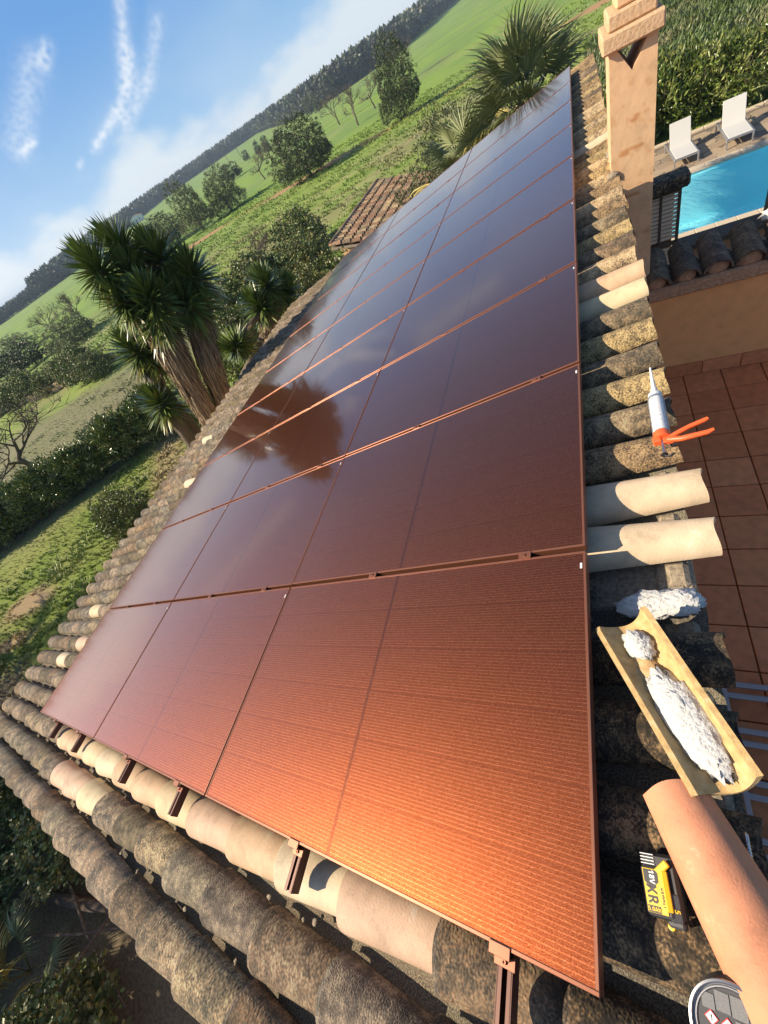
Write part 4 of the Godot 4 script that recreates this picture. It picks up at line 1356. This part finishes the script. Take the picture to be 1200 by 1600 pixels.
# ---------- things lying on the roof ----------
func make_objects() -> void:
	var mb := MB.new()
	# mortar bed left bare where a tile was lifted
	for e in [[Vector3(0, 0, 0), Vector3(0.115, 0.03, 0.05), 5], [Vector3(-0.06, 0.004, 0.006), Vector3(0.07, 0.026, 0.04), 6], [Vector3(0.06, 0.004, 0.0), Vector3(0.06, 0.03, 0.045), 7]]: lump(mb, e[0], e[1], e[2], 40, 20, 0.22)
	solo("mortar_heap", mb.mesh(M.mortar), "white mortar heap on the bare roof channel above the upturned tile", "mortar", T(rp(5.425, 0.975, -0.172), RB * Basis(Vector3.UP, 0.05)))
	# upturned old tile with mortar in it
	var a := rp(5.335, 0.862, -0.092)
	var b := rp(5.53, 0.44, -0.07)
	var dir := (b - a).normalized()
	var side := N.cross(dir).normalized()
	var bb := Basis(dir, -dir.cross(side).normalized() * -1.0, side)
	var upn := side.cross(dir).normalized() * -1.0
	if upn.dot(N) < 0: upn = -upn
	bb = Basis(dir, -upn, dir.cross(-upn))
	var f := thing("upturned_tile", "old ochre roof tile lying upturned with white mortar inside", "roof tile", T(a + upn * 0.065, bb))
	part("tile", tile_mesh(0.47, 0.088, 0.08, 1.32, 0.015, 16, M.fliptile, 200), f)
	mb = MB.new()
	lump(mb, Vector3(0.085, 0.036, 0.004), Vector3(0.05, 0.024, 0.036), 12, 30, 16, 0.3)
	part("mortar", mb.mesh(M.mortar), f)
	mb = MB.new()
	lump(mb, Vector3(0.31, 0.036, 0.006), Vector3(0.14, 0.026, 0.052), 15, 40, 20, 0.2)
	part("mortar", mb.mesh(M.mortar), f)
	mb = MB.new()
	lump(mb, Vector3(0.17, 0.05, -0.01), Vector3(0.08, 0.012, 0.03), 16, 24, 10, 0.2)
	part("dried_mortar", mb.mesh(M.fliptile), f)
	# large new tile in the foreground
	a = rp(5.411, 0.425, -0.045)
	b = rp(5.60, 0.02, -0.05)
	dir = (a - b).normalized()
	upn = (N - dir * N.dot(dir)).normalized()
	solo("loose_tile", tile_mesh(0.447, 0.094, 0.07, 1.5, 0.012, 24, M.bigtile, 210), "new salmon terracotta tile lying across the ridge in the foreground", "roof tile", T(b - upn * 0.02, Basis(dir, upn, dir.cross(upn))))
	make_battery()
	make_tin()
	make_gun()
	mb = MB.new()
	for k in 7: mb.lathe(T(Vector3(0, 0.006 * k, 0)), [Vector2(0.0035, 0.0), Vector2(0.005, 0.003), Vector2(0.0035, 0.006)], 10)
	mb.lathe(T(Vector3(0, 0.042, 0)), [Vector2(0.0045, 0.0), Vector2(0.0045, 0.012), Vector2(0, 0.016)], 8)
	solo("drill_bit", mb.mesh(M.steel), "small shiny drill bit beside the salmon tile", "drill bit", T(rp(5.542, 0.31, -0.096), RB * Basis(Vector3(1, 0, 0), -1.45)))

func text(s: String, parent: Node3D, t: Transform3D, size: float, m: Material, bold := 700) -> void:
	var tm := TextMesh.new()
	var fo := SystemFont.new()
	fo.font_names = PackedStringArray(["Droid Sans"])
	fo.font_weight = bold
	tm.font = fo
	tm.text = s
	tm.font_size = 48
	tm.pixel_size = size / 48.0
	tm.depth = 0.0006
	tm.material = m
	part("lettering", tm, parent, t)

func make_battery() -> void:
	# local: x across, y up, z along the pack (towards the viewer end)
	var t := thing("battery_pack", "yellow and black cordless tool battery on the roof beside the salmon tile", "battery", T(rp(5.372, 0.222, -0.1), RB * Basis(Vector3.UP, 0.09) * Basis(Vector3(0, 0, 1), 0.16)))
	var mb := MB.new()
	mb.box(T(Vector3(0, 0.016, 0)), Vector3(0.076, 0.032, 0.118), 0.007)
	part("case", mb.mesh(M.black), t)
	mb = MB.new()
	mb.box(T(Vector3(-0.008, 0.036, 0.012)), Vector3(0.056, 0.012, 0.088), 0.005)
	part("rim", mb.mesh(M.dark), t)
	mb = MB.new()
	mb.box(T(Vector3(-0.0105, 0.043, 0.012)), Vector3(0.042, 0.003, 0.078), 0.001)
	part("label_plate", mb.mesh(M.yellow), t)
	mb = MB.new()
	mb.box(T(Vector3(0.0135, 0.041, 0.008), Basis(Vector3(0, 0, 1), -0.5)), Vector3(0.013, 0.008, 0.072), 0.002)
	mb.box(T(Vector3(0.012, 0.041, -0.032), Basis(Vector3.UP, 0.7)), Vector3(0.034, 0.009, 0.014), 0.002)
	part("yellow_shell", mb.mesh(M.yellow), t)
	mb = MB.new()
	mb.prism(T(Vector3(-0.0105, 0.0451, 0.012), Basis(Vector3(1, 0, 0), -PI / 2)), PackedVector2Array([Vector2(-0.019, 0.037), Vector2(-0.019, 0.014), Vector2(-0.004, 0.004), Vector2(0.011, 0.016), Vector2(0.012, 0.037)]), 0.0005)
	part("badge", mb.mesh(M.black), t)
	mb = MB.new()
	mb.box(T(Vector3(-0.0165, 0.0447, 0.0445)), Vector3(0.027, 0.0006, 0.012))
	part("badge", mb.mesh(M.black), t)
	for k in 4:
		mb = MB.new()
		mb.box(T(Vector3(-0.02, 0.0335, -0.036 - 0.006 * k)), Vector3(0.03, 0.003, 0.0022), 0.0005)
		part("vent_rib", mb.mesh(M.alu), t)
	mb = MB.new()
	mb.box(T(Vector3(0.022, 0.03, 0.035), Basis(Vector3(0, 0, 1), -0.3)), Vector3(0.024, 0.012, 0.05), 0.003)
	part("release_latch", mb.mesh(M.dark), t)
	mb = MB.new()
	mb.box(T(Vector3(0.018, 0.022, 0.062)), Vector3(0.034, 0.024, 0.014), 0.004)
	part("end_clip", mb.mesh(M.dark), t)
	mb = MB.new()
	mb.lathe(T(Vector3(0.004, 0.012, 0.068)), [Vector2(0.007, 0), Vector2(0.007, 0.012), Vector2(0, 0.014)], 10)
	part("gauge_button", mb.mesh(M.yellow), t)
	var flat := Basis(Vector3(1, 0, 0), -PI / 2)
	var across := Basis(Vector3.UP, -PI / 2) * flat
	text("18V", t, T(Vector3(-0.012, 0.0457, -0.012), across), 0.015, M.paper)
	text("XR", t, T(Vector3(-0.017, 0.0453, 0.019), across), 0.028, M.black)
	text("DEWALT", t, T(Vector3(0.006, 0.0453, 0.022), across), 0.009, M.black)
	text("5.0Ah", t, T(Vector3(-0.0165, 0.0457, 0.0445), flat), 0.01, M.yellow)
	text("5", t, T(Vector3(0.027, 0.0385, 0.04), Basis(Vector3(0, 0, 1), -0.3) * across), 0.014, M.yellow)

func make_tin() -> void:
	var t := thing("sealant_tin", "grey labelled tin with hazard diamonds on its lid at the bottom edge", "tin", T(rp(5.478, 0.045, -0.125), RB * Basis(Vector3(1, 0, 0), 0.1)))
	var mb := MB.new()
	mb.lathe(T(Vector3.ZERO), [Vector2(0.0, 0.0), Vector2(0.072, 0.0), Vector2(0.072, 0.1)], 40)
	part("can", mb.mesh(M.dark), t)
	mb = MB.new()
	mb.lathe(T(Vector3.ZERO), [Vector2(0.072, 0.1), Vector2(0.0755, 0.102), Vector2(0.0765, 0.105), Vector2(0.0755, 0.108), Vector2(0.072, 0.109), Vector2(0.07, 0.107), Vector2(0.069, 0.1), Vector2(0.067, 0.0995), Vector2(0.066, 0.102), Vector2(0.064, 0.102), Vector2(0.062, 0.0985)], 48)
	part("rim", mb.mesh(M.rimsteel), t)
	mb = MB.new()
	mb.lathe(T(Vector3.ZERO), [Vector2(0.0625, 0.0985), Vector2(0.0, 0.0985)], 40)
	var lid := part("lid", mb.mesh(M.dark), t)
	var cells := [[-0.042, -0.034, 0.02, 0.022], [-0.019, -0.04, 0.022, 0.028], [0.006, -0.04, 0.024, 0.03], [0.031, -0.036, 0.022, 0.026], [0.012, -0.008, 0.03, 0.028], [0.042, -0.008, 0.026, 0.024], [0.012, 0.024, 0.03, 0.03], [0.04, 0.02, 0.022, 0.024]]
	for e in cells:
		mb = MB.new()
		mb.box(T(Vector3(e[0], 0.0993, e[1])), Vector3(e[2], 0.0012, e[3]))
		part("label_field", mb.mesh(M.greyprint), lid)
	var d := [[-0.04, -0.012, 0], [-0.015, -0.01, 0], [-0.0275, 0.0025, 1]]
	for e in d:
		var s := 0.021 if e[2] == 0 else 0.016
		mb = MB.new()
		mb.box(T(Vector3(e[0], 0.0996, e[1]), Basis(Vector3.UP, PI / 4)), Vector3(s * 0.75, 0.0014, s * 0.75))
		var dm := part("hazard_diamond", mb.mesh(M.red), lid)
		if e[2] == 0:
			mb = MB.new()
			mb.box(T(Vector3(e[0], 0.1003, e[1]), Basis(Vector3.UP, PI / 4)), Vector3(s * 0.62, 0.001, s * 0.62))
			part("diamond_field", mb.mesh(M.paper), lid)
			text("!", lid, T(Vector3(e[0], 0.1011, e[1]), Basis(Vector3(1, 0, 0), -PI / 2)), 0.011, M.black)
	for k in 6:
		mb = MB.new()
		mb.box(T(Vector3(-0.046 + 0.007 * k, 0.0995, 0.014 + 0.006 * (k % 2))), Vector3(0.005, 0.001, 0.006))
		part("label_mark", mb.mesh([M.yellow, M.paper, M.paper][k % 3]), lid)

func make_gun() -> void:
	# axis along -z (up the roof edge); origin at the carriage ring
	var t := thing("caulking_gun", "caulking gun with white cartridge and orange handles at the roof edge", "caulking gun", T(rp(5.527, 1.665, -0.062), RB * Basis(Vector3.UP, -0.01)))
	var mb := MB.new()
	mb.lathe(T(Vector3(0, 0, 0), Basis(Vector3(1, 0, 0), -PI / 2)), [Vector2(0.0, -0.002), Vector2(0.0255, -0.002), Vector2(0.0255, 0.235), Vector2(0.022, 0.242), Vector2(0.012, 0.246), Vector2(0.012, 0.26)], 24)
	part("cartridge", mb.mesh(M.cartridge), t)
	mb = MB.new()
	mb.lathe(T(Vector3(0, 0, -0.255), Basis(Vector3(1, 0, 0), -PI / 2)), [Vector2(0.0125, 0), Vector2(0.0125, 0.02), Vector2(0.0095, 0.024), Vector2(0.0035, 0.175), Vector2(0, 0.176)], 16)
	part("nozzle", mb.mesh(M.paper), t)
	mb = MB.new()
	for sx in [-0.0275, 0.0275]: mb.box(T(Vector3(sx, -0.004, -0.1)), Vector3(0.003, 0.012, 0.22), 0.001)
	mb.box(T(Vector3(0, -0.0275, -0.1)), Vector3(0.016, 0.003, 0.24), 0.001)
	mb.lathe(T(Vector3(0, 0, -0.2), Basis(Vector3(1, 0, 0), -PI / 2)), [Vector2(0.0262, 0.0), Vector2(0.0285, 0.0), Vector2(0.0285, 0.012), Vector2(0.0262, 0.012)], 24)
	part("cradle", mb.mesh(M.alu), t)
	mb = MB.new()
	mb.lathe(T(Vector3(0, 0, 0.035), Basis(Vector3(1, 0, 0), -PI / 2)), [Vector2(0.0, 0), Vector2(0.024, 0.0), Vector2(0.029, 0.004), Vector2(0.029, 0.03), Vector2(0.026, 0.036)], 20)
	mb.box(T(Vector3(-0.016, 0.0, 0.04)), Vector3(0.03, 0.03, 0.03), 0.004)
	mb.box(T(Vector3(0.02, 0.0, 0.05)), Vector3(0.034, 0.022, 0.03), 0.004)
	part("body", mb.mesh(M.orange), t)
	mb = MB.new()
	mb.tube([Vector3(0.02, 0.004, 0.05), Vector3(0.06, 0.012, 0.07), Vector3(0.1, 0.014, 0.072), Vector3(0.14, 0.012, 0.07), Vector3(0.16, 0.014, 0.064)], [0.012, 0.011, 0.0105, 0.0095, 0.006], 8)
	part("grip", mb.mesh(M.orange), t)
	mb = MB.new()
	mb.tube([Vector3(0.018, 0.0, 0.042), Vector3(0.05, 0.006, 0.03), Vector3(0.09, 0.01, 0.016), Vector3(0.14, 0.012, 0.004), Vector3(0.152, 0.014, 0.0)], [0.011, 0.01, 0.0095, 0.009, 0.006], 8)
	part("trigger", mb.mesh(M.orange), t)
	mb = MB.new()
	mb.tube([Vector3(0, 0.004, 0.0), Vector3(0, 0.004, 0.12)], [0.0045, 0.0045], 8)
	part("plunger_rod", mb.mesh(M.steel), t)
	mb = MB.new()
	mb.tube([Vector3(0, 0.004, 0.118), Vector3(0.004, 0.004, 0.134), Vector3(0.02, 0.004, 0.138), Vector3(0.032, 0.004, 0.128)], [0.005, 0.0055, 0.005, 0.004], 8)
	mb.lathe(T(Vector3(0, 0.004, 0.128), Basis(Vector3(1, 0, 0), -PI / 2)), [Vector2(0.0, 0), Vector2(0.012, 0.0), Vector2(0.012, 0.005), Vector2(0.0, 0.005)], 14)
	part("pull_hook", mb.mesh(M.black), t)

# ---------- yuccas and palms ----------
func rosette(sd: int, cnt: int, ln: float) -> ArrayMesh:
	var r := RandomNumberGenerator.new()
	r.seed = sd
	var mb := MB.new()
	for k in cnt:
		var q := pow(float(k) / cnt, 0.8)           # 0 young, upright; 1 old, hanging
		var pol := deg_to_rad(lerpf(4, 128, q) + r.randf_range(-10, 10))
		var az := k * 2.39996 + r.randf_range(-0.3, 0.3)
		var d := Vector3(sin(pol) * cos(az), cos(pol), sin(pol) * sin(az))
		var l := ln * r.randf_range(0.75, 1.08) * lerpf(0.75, 1.0, minf(1.0, q * 3.0))
		var p0 := Vector3(0, 0.1 - 0.34 * q, 0) + d * 0.03
		var sag := Vector3.DOWN * l * lerpf(0.02, 0.2, q) * r.randf_range(0.4, 1.4)
		var g := Color(0.06, 0.105, 0.025).lerp(Color(0.18, 0.24, 0.055), r.randf())
		if q > 0.66: g = g.lerp(Color(0.32, 0.29, 0.05), clampf((q - 0.66) * 4.0, 0, 1) * r.randf())
		if q > 0.9: g = g.lerp(Color(0.2, 0.13, 0.06), r.randf())
		mb.col = g
		var s := d.cross(Vector3.UP)
		if s.length() < 0.05: s = Vector3(1, 0, 0)
		s = s.normalized().rotated(d, r.randf_range(-0.5, 0.5))
		mb.strip([p0, p0 + d * l * 0.35 + sag * 0.1, p0 + d * l * 0.72 + sag * 0.5, p0 + d * l + sag], s, [0.02, 0.03, 0.02, 0.001])
	return mb.mesh(M.leafgloss)

func skirt(pts: Array, rad: float, cnt: int, ln: float, sd: int) -> ArrayMesh:
	# dead leaves hanging round the stem
	var r := RandomNumberGenerator.new()
	r.seed = sd
	var mb := MB.new()
	for k in cnt:
		var t := r.randf() * (pts.size() - 1)
		var b := int(t)
		var p: Vector3 = (pts[b] as Vector3).lerp(pts[mini(b + 1, pts.size() - 1)], t - b)
		var ax: Vector3 = ((pts[b] as Vector3) - pts[mini(b + 1, pts.size() - 1)]).normalized()
		var a := r.randf() * TAU
		var o := Vector3(cos(a), 0, sin(a)) * lerpf(0.62, 1.15, t / maxf(1.0, pts.size() - 1))
		var l := ln * r.randf_range(0.5, 1.1)
		var dn := (ax * 0.8 + Vector3.DOWN * 0.4).normalized()
		mb.col = Color(0.2, 0.13, 0.07).lerp(Color(0.45, 0.34, 0.2), r.randf()) * r.randf_range(0.45, 1.2)
		var w := r.randf_range(0.008, 0.017)
		mb.strip([p + o * rad * 0.6, p + o * rad * 1.15 + dn * l * 0.3, p + o * rad * r.randf_range(0.95, 1.3) + dn * l * 0.7, p + o * rad * r.randf_range(0.8, 1.45) + dn * l], o.cross(Vector3.UP).normalized().rotated(Vector3.UP, r.randf_range(-0.8, 0.8)), [w, w, w * 0.8, 0.002])
	return mb.mesh(M.leafdry)

func make_yuccas() -> void:
	var ro := []
	for k in 3: ro.append(rosette(300 + k, 340, 0.68))
	var stems := [
		["large yucca with many green heads and brown skirted trunks at the eave", Vector3(-3.95, -4, -6.2),
			[[Vector3(-3.95, -4, -6.2), Vector3(-3.6, -1.9, -6.5), Vector3(-3.3, 0.0, -6.85), Vector3(-2.95, 1.2, -7.0)], [Vector3(-4.0, -4, -6.9), Vector3(-3.45, -1.6, -7.1), Vector3(-2.95, 0.0, -7.45), Vector3(-2.5, 1.15, -7.85)]],
			[Vector3(-3.26, 2.35, -7.0), Vector3(-3.16, 2.4, -7.75), Vector3(-2.66, 1.95, -7.95), Vector3(-2.55, 1.55, -6.95), Vector3(-2.2, 1.42, -7.95), Vector3(-3.0, 1.95, -7.4), Vector3(-2.45, 1.15, -7.5), Vector3(-3.1, 1.75, -6.8), Vector3(-2.75, 1.3, -6.9)]],
		["second yucca head with brown skirted leaning trunk behind the large one", Vector3(-4.9, -4, -8.9),
			[[Vector3(-4.9, -4, -8.9), Vector3(-4.35, -1.7, -9.3), Vector3(-3.6, -1.15, -10.4), Vector3(-3.2, -0.6, -11.0)]],
			[Vector3(-3.14, -0.1, -11.2), Vector3(-2.8, -0.55, -11.5), Vector3(-3.35, -0.4, -10.7), Vector3(-3.9, -0.75, -9.4)]],
		["lower dark yucca head hanging left of the large trunks", Vector3(-5.2, -4, -6.9), [[Vector3(-5.2, -4, -6.9), Vector3(-4.9, -2, -7.0), Vector3(-4.6, 0.3, -7.15)]], [Vector3(-4.47, 0.75, -7.18), Vector3(-4.2, 0.45, -7.3)]],
		["small yucca with pale shining leaves at the foot of the large one", Vector3(-4.9, -4, -6.4), [[Vector3(-4.9, -4, -6.4), Vector3(-4.75, -2.2, -6.5), Vector3(-4.55, -0.8, -6.67)]], [Vector3(-4.54, -0.4, -6.67)]]]
	for k in stems.size():
		var e: Array = stems[k]
		var o: Vector3 = e[1]
		var t := thing("yucca", e[0], "yucca", T(o), "yuccas along the eave")
		for q in e[2].size():
			var pts := []
			var rr := []
			for p in e[2][q]:
				pts.append(p - o); rr.append(0.2 - 0.03 * rr.size())
			var mb := MB.new()
			mb.tube(pts, rr, 10, true)
			part("trunk", mb.mesh(M.wood), t)
			if k < 2:
				var sk := []
				for m in range(1, pts.size()): sk.append(pts[m])
				part("dead_leaf_skirt", skirt(sk, 0.27, 1900, 0.7, 50 + k * 5 + q), t)
		var heads: Array = e[3]
		for q in heads.size():
			var hp: Vector3 = heads[q] - o
			var best: Vector3 = (e[2][0] as Array)[-1] - o
			for s in e[2]:
				if ((s[-1] as Vector3) - o - hp).length() < (best - hp).length(): best = s[-1] - o
			var mb := MB.new()
			mb.tube([best, best.lerp(hp, 0.5) + Vector3(0, 0.06, 0), hp], [0.1, 0.085, 0.06], 7, false)
			part("branch", mb.mesh(M.wood), t)
			var dir := (hp - best + Vector3(0, 0.9, 0)).normalized()
			var x := dir.cross(Vector3(0, 0, 1)).normalized()
			part("leaf_head", ro[(k + q) % 3], t, T(hp, Basis(x, dir, x.cross(dir)) * Basis(Vector3.UP, q * 1.3) * Basis.from_scale(Vector3.ONE * [1.0, 0.95, 1.05, 0.9][q % 4])))
			if k == 0 and q < 6: part("dead_leaf_skirt", skirt([hp + Vector3(0, -0.15, 0), best + Vector3(0, -0.1, 0)], 0.13, 160, 0.5, 90 + q), t)

func fan_leaf(sd: int, dry: bool) -> ArrayMesh:
	# blade spread round the origin, pleated, pointing along +z
	var r := RandomNumberGenerator.new()
	r.seed = sd
	var mb := MB.new()
	for k in 34:
		var a := lerpf(-1.8, 1.8, k / 33.0)
		var d := Vector3(sin(a), 0.0, cos(a))
		var l := 0.95 * lerpf(1.0, 0.72, absf(a) / 1.75) * r.randf_range(0.92, 1.06)
		var c := Color(0.11, 0.14, 0.05).lerp(Color(0.26, 0.28, 0.13), r.randf())
		if dry: c = Color(0.5, 0.38, 0.07).lerp(Color(0.66, 0.54, 0.18), r.randf())
		mb.col = c
		var s := d.cross(Vector3.UP).normalized().rotated(d, 0.5 if k % 2 else -0.5)
		var droop := Vector3.DOWN * l * (0.28 if not dry else 0.5) * r.randf_range(0.6, 1.4)
		mb.strip([Vector3.ZERO, d * l * 0.45, d * l * 0.75 + droop * 0.3, d * l + droop], s, [0.005, 0.022, 0.013, 0.001])
	mb.col = Color(0.12, 0.14, 0.05) if not dry else Color(0.35, 0.27, 0.1)
	mb.tube([Vector3(0, 0.0, -1.0), Vector3(0, 0.02, -0.5), Vector3(0, 0, 0)], [0.02, 0.014, 0.01], 5, false)
	return mb.mesh(M.leaf)

func make_palms() -> void:
	var green := [fan_leaf(1, false), fan_leaf(2, false), fan_leaf(3, false)]
	var dry := [fan_leaf(4, true), fan_leaf(5, true)]
	var r := RandomNumberGenerator.new()
	r.seed = 77
	var base := Vector3(4.0, -4, -15.1)
	var t := thing("fan_palm", "fan palm with green and yellowed leaves behind the far end of the panels", "palm", T(base))
	var pts := []
	var rr := []
	for k in 9:
		pts.append(Vector3(0.02 * sin(k), k * 0.53, 0)); rr.append(0.24 + 0.03 * sin(k * 2.4))
	var mb := MB.new()
	mb.tube(pts, rr, 12)
	part("trunk", mb.mesh(M.wood), t)
	part("fibre", skirt([Vector3(0, 2.6, 0), Vector3(0, 4.4, 0)], 0.24, 500, 0.4, 33), t)
	for k in 58:
		var q := k / 57.0
		var pol := deg_to_rad(lerpf(5, 122, q) + r.randf_range(-8, 8))
		var az := k * 2.39996 + 0.4
		var d := Vector3(sin(pol) * cos(az), cos(pol), sin(pol) * sin(az))
		var x := Vector3.UP.cross(d).normalized()
		if x.length() < 0.1: x = Vector3(1, 0, 0)
		var isdry := q > 0.55 and r.randf() < 0.6
		var b := Basis(x, d.cross(x), d) * Basis(Vector3(0, 0, 1), r.randf_range(-0.5, 0.5))
		part("leaf", (dry[k % 2] if isdry else green[k % 3]), t, T(Vector3(0, 4.15 - q * 0.5, 0) + d * 0.98, b * Basis.from_scale(Vector3.ONE * r.randf_range(0.9, 1.15))))
	# low suckers of the same palm at the wall
	var t2 := thing("fan_palm", "lower fan palm leaves left of the palm trunk, one yellow", "palm", T(Vector3(2.3, -4, -14.6)))
	mb = MB.new()
	mb.tube([Vector3.ZERO, Vector3(0.05, 1.8, 0), Vector3(0.1, 3.4, 0)], [0.16, 0.14, 0.12], 9)
	part("trunk", mb.mesh(M.wood), t2)
	for k in 14:
		var q := k / 13.0
		var pol := deg_to_rad(lerpf(10, 100, q))
		var az := k * 2.39996
		var d := Vector3(sin(pol) * cos(az), cos(pol), sin(pol) * sin(az))
		var x := Vector3.UP.cross(d).normalized()
		part("leaf", dry[0] if k in [9, 12] else green[k % 3], t2, T(Vector3(0.1, 3.4, 0) + d * 0.95, Basis(x, d.cross(x), d) * Basis.from_scale(Vector3.ONE * 0.9)))
	# feather palm at the left edge
	var t3 := thing("feather_palm", "dark feather palm at the left edge, one frond over the lawn", "palm", T(Vector3(-13.9, -4, 0.4)))
	mb = MB.new()
	mb.tube([Vector3.ZERO, Vector3(0, 0.9, 0), Vector3(0, 1.5, 0)], [0.34, 0.3, 0.26], 10)
	part("trunk", mb.mesh(M.wood), t3)
	var fr := MB.new()
	var path := []
	for k in 9:
		var s := k / 8.0
		path.append(Vector3(0, sin(s * 2.2) * 0.9 - s * s * 0.5, s * 2.6))
	fr.col = Color(0.09, 0.1, 0.04)
	fr.tube(path, [0.02, 0.018, 0.016, 0.014, 0.012, 0.01, 0.008, 0.006, 0.003], 5, false)
	for k in 90:
		var s := 0.12 + 0.88 * (k / 2) / 45.0
		var idx := mini(int(s * 8), 7)
		var p: Vector3 = (path[idx] as Vector3).lerp(path[idx + 1], s * 8 - idx)
		var sd := 1.0 if k % 2 else -1.0
		var d := Vector3(sd * 0.8, 0.25, 0.5).normalized()
		var l := 0.5 * sin(clampf(s, 0.1, 0.97) * PI) + 0.14
		fr.col = Color(0.035, 0.06, 0.018) * r.randf_range(0.8, 1.3)
		fr.strip([p, p + d * l * 0.5, p + d * l + Vector3.DOWN * 0.1], d.cross(Vector3.UP).normalized(), [0.012, 0.012, 0.001])
	var frm := fr.mesh(M.leafgloss)
	for k in 20:
		part("frond", frm, t3, T(Vector3(0, 1.5, 0), Basis(Vector3.UP, k * 2.39996) * Basis(Vector3(1, 0, 0), -0.75 + 0.07 * k)))
	# low fan palms and debris in the shade beside the gable
	var spots := [[-3.5, 3.6, "shaded fan palm seedling at the bottom left corner"], [-6.3, 1.6, "shaded fan palm seedling under the wire panel"]]
	for e in spots:
		var s := thing("palm_seedling", e[2], "palm", T(Vector3(e[0], GROUND, e[1])), "palm seedlings in the shade beside the gable")
		for k in 11:
			var pol := deg_to_rad(r.randf_range(15, 75))
			var az := k * 2.39996
			var d := Vector3(sin(pol) * cos(az), cos(pol), sin(pol) * sin(az))
			var x := Vector3.UP.cross(d).normalized()
			part("leaf", dry[0] if k % 4 == 0 else green[k % 3], s, T(d * 0.62, Basis(x, d.cross(x), d) * Basis.from_scale(Vector3.ONE * 0.6)))
	mb = MB.new()
	mb.tube([Vector3(-6.6, -3.86, 3.5), Vector3(-4.6, -3.88, 2.9), Vector3(-2.6, -3.88, 2.5), Vector3(-0.6, -3.9, 1.9)], [0.1, 0.095, 0.085, 0.07], 9)
	solo("fallen_trunk", mb.mesh(M.wood), "pale fallen trunk lying in the shade beside the gable", "log")
	var st := [[Vector3(-4.0, -3.75, 3.3), Vector3(-1.0, -3.7, 2.2)], [Vector3(-3.6, -3.78, 2.3), Vector3(-0.9, -3.72, 3.0)], [Vector3(-2.0, -3.96, 2.0), Vector3(-1.7, -3.1, 3.4)]]
	for k in 3:
		mb = MB.new()
		mb.tube([st[k][0], (st[k][0] as Vector3).lerp(st[k][1], 0.5) + Vector3(0, 0.05, 0.05), st[k][1]], [0.025, 0.02, 0.012], 6)
		solo("dry_branch", mb.mesh(M.wood), ["thin dry branch crossing the fallen trunk", "thin dry branch lying on the near side of the fallen trunk", "short upright dry branch beside the fallen trunk"][k], "branch", Transform3D(), "dry branches beside the gable")
	var wp := thing("wire_panel", "pale welded wire panel at the left edge below the verge tiles", "wire mesh", T(Vector3(-6.75, -4, 2.0), Basis(Vector3.UP, 0.5)))
	for k in 8:
		mb = MB.new()
		mb.tube([Vector3(k * 0.14 - 0.5, 0, 0), Vector3(k * 0.14 - 0.5, 1.0, 0)], [0.008, 0.008], 5)
		part("wire", mb.mesh(M.alu), wp)
	for k in 6:
		mb = MB.new()
		mb.tube([Vector3(-0.55, 0.1 + k * 0.16, 0.012), Vector3(0.55, 0.1 + k * 0.16, 0.012)], [0.008, 0.008], 5)
		part("wire", mb.mesh(M.alu), wp)

func _ready() -> void:
	# camera fitted to the panel grid: it stands just above the ridge edge, tilted by 36 degrees
	var cam := Camera3D.new()
	cam.name = "camera"
	add_child(cam)
	cam.transform = Transform3D(Basis(Vector3(0.87672054, -0.41332093, -0.24602215), Vector3(0.05702528, 0.59718846, -0.80007128), Vector3(0.4776078, 0.68740945, 0.54713713)), Vector3(5.171315, 2.599371, -0.245039))
	cam.fov = 103.578
	cam.near = 0.05
	cam.far = 6000.0
	cam.current = true
	var we := WorldEnvironment.new()
	we.name = "environment"
	var env := Environment.new()
	env.background_mode = Environment.BG_SKY
	env.sky = make_sky()
	env.background_energy_multiplier = 0.68
	env.tonemap_mode = Environment.TONE_MAPPER_LINEAR
	env.tonemap_exposure = 1.6
	env.sdfgi_enabled = true
	env.ssao_enabled = true
	env.ssil_enabled = true
	env.fog_enabled = true
	env.fog_density = 0.0003
	env.fog_light_color = Color(0.72, 0.8, 0.88)
	we.environment = env
	add_child(we)
	var sun := DirectionalLight3D.new()
	sun.name = "sun"
	sun.light_color = Color(1.0, 0.93, 0.82)
	sun.light_energy = 1.6
	sun.light_angular_distance = 0.5
	sun.shadow_enabled = true
	add_child(sun)
	sun.look_at_from_position(Vector3.ZERO, Vector3(0.138, -0.0994, -0.06), Vector3.UP)
	make_materials()
	make_ground()
	make_house()
	make_low_house()
	make_pool()
	make_panels()
	make_objects()
	make_yuccas()
	make_palms()
	make_trees()
	make_grass()
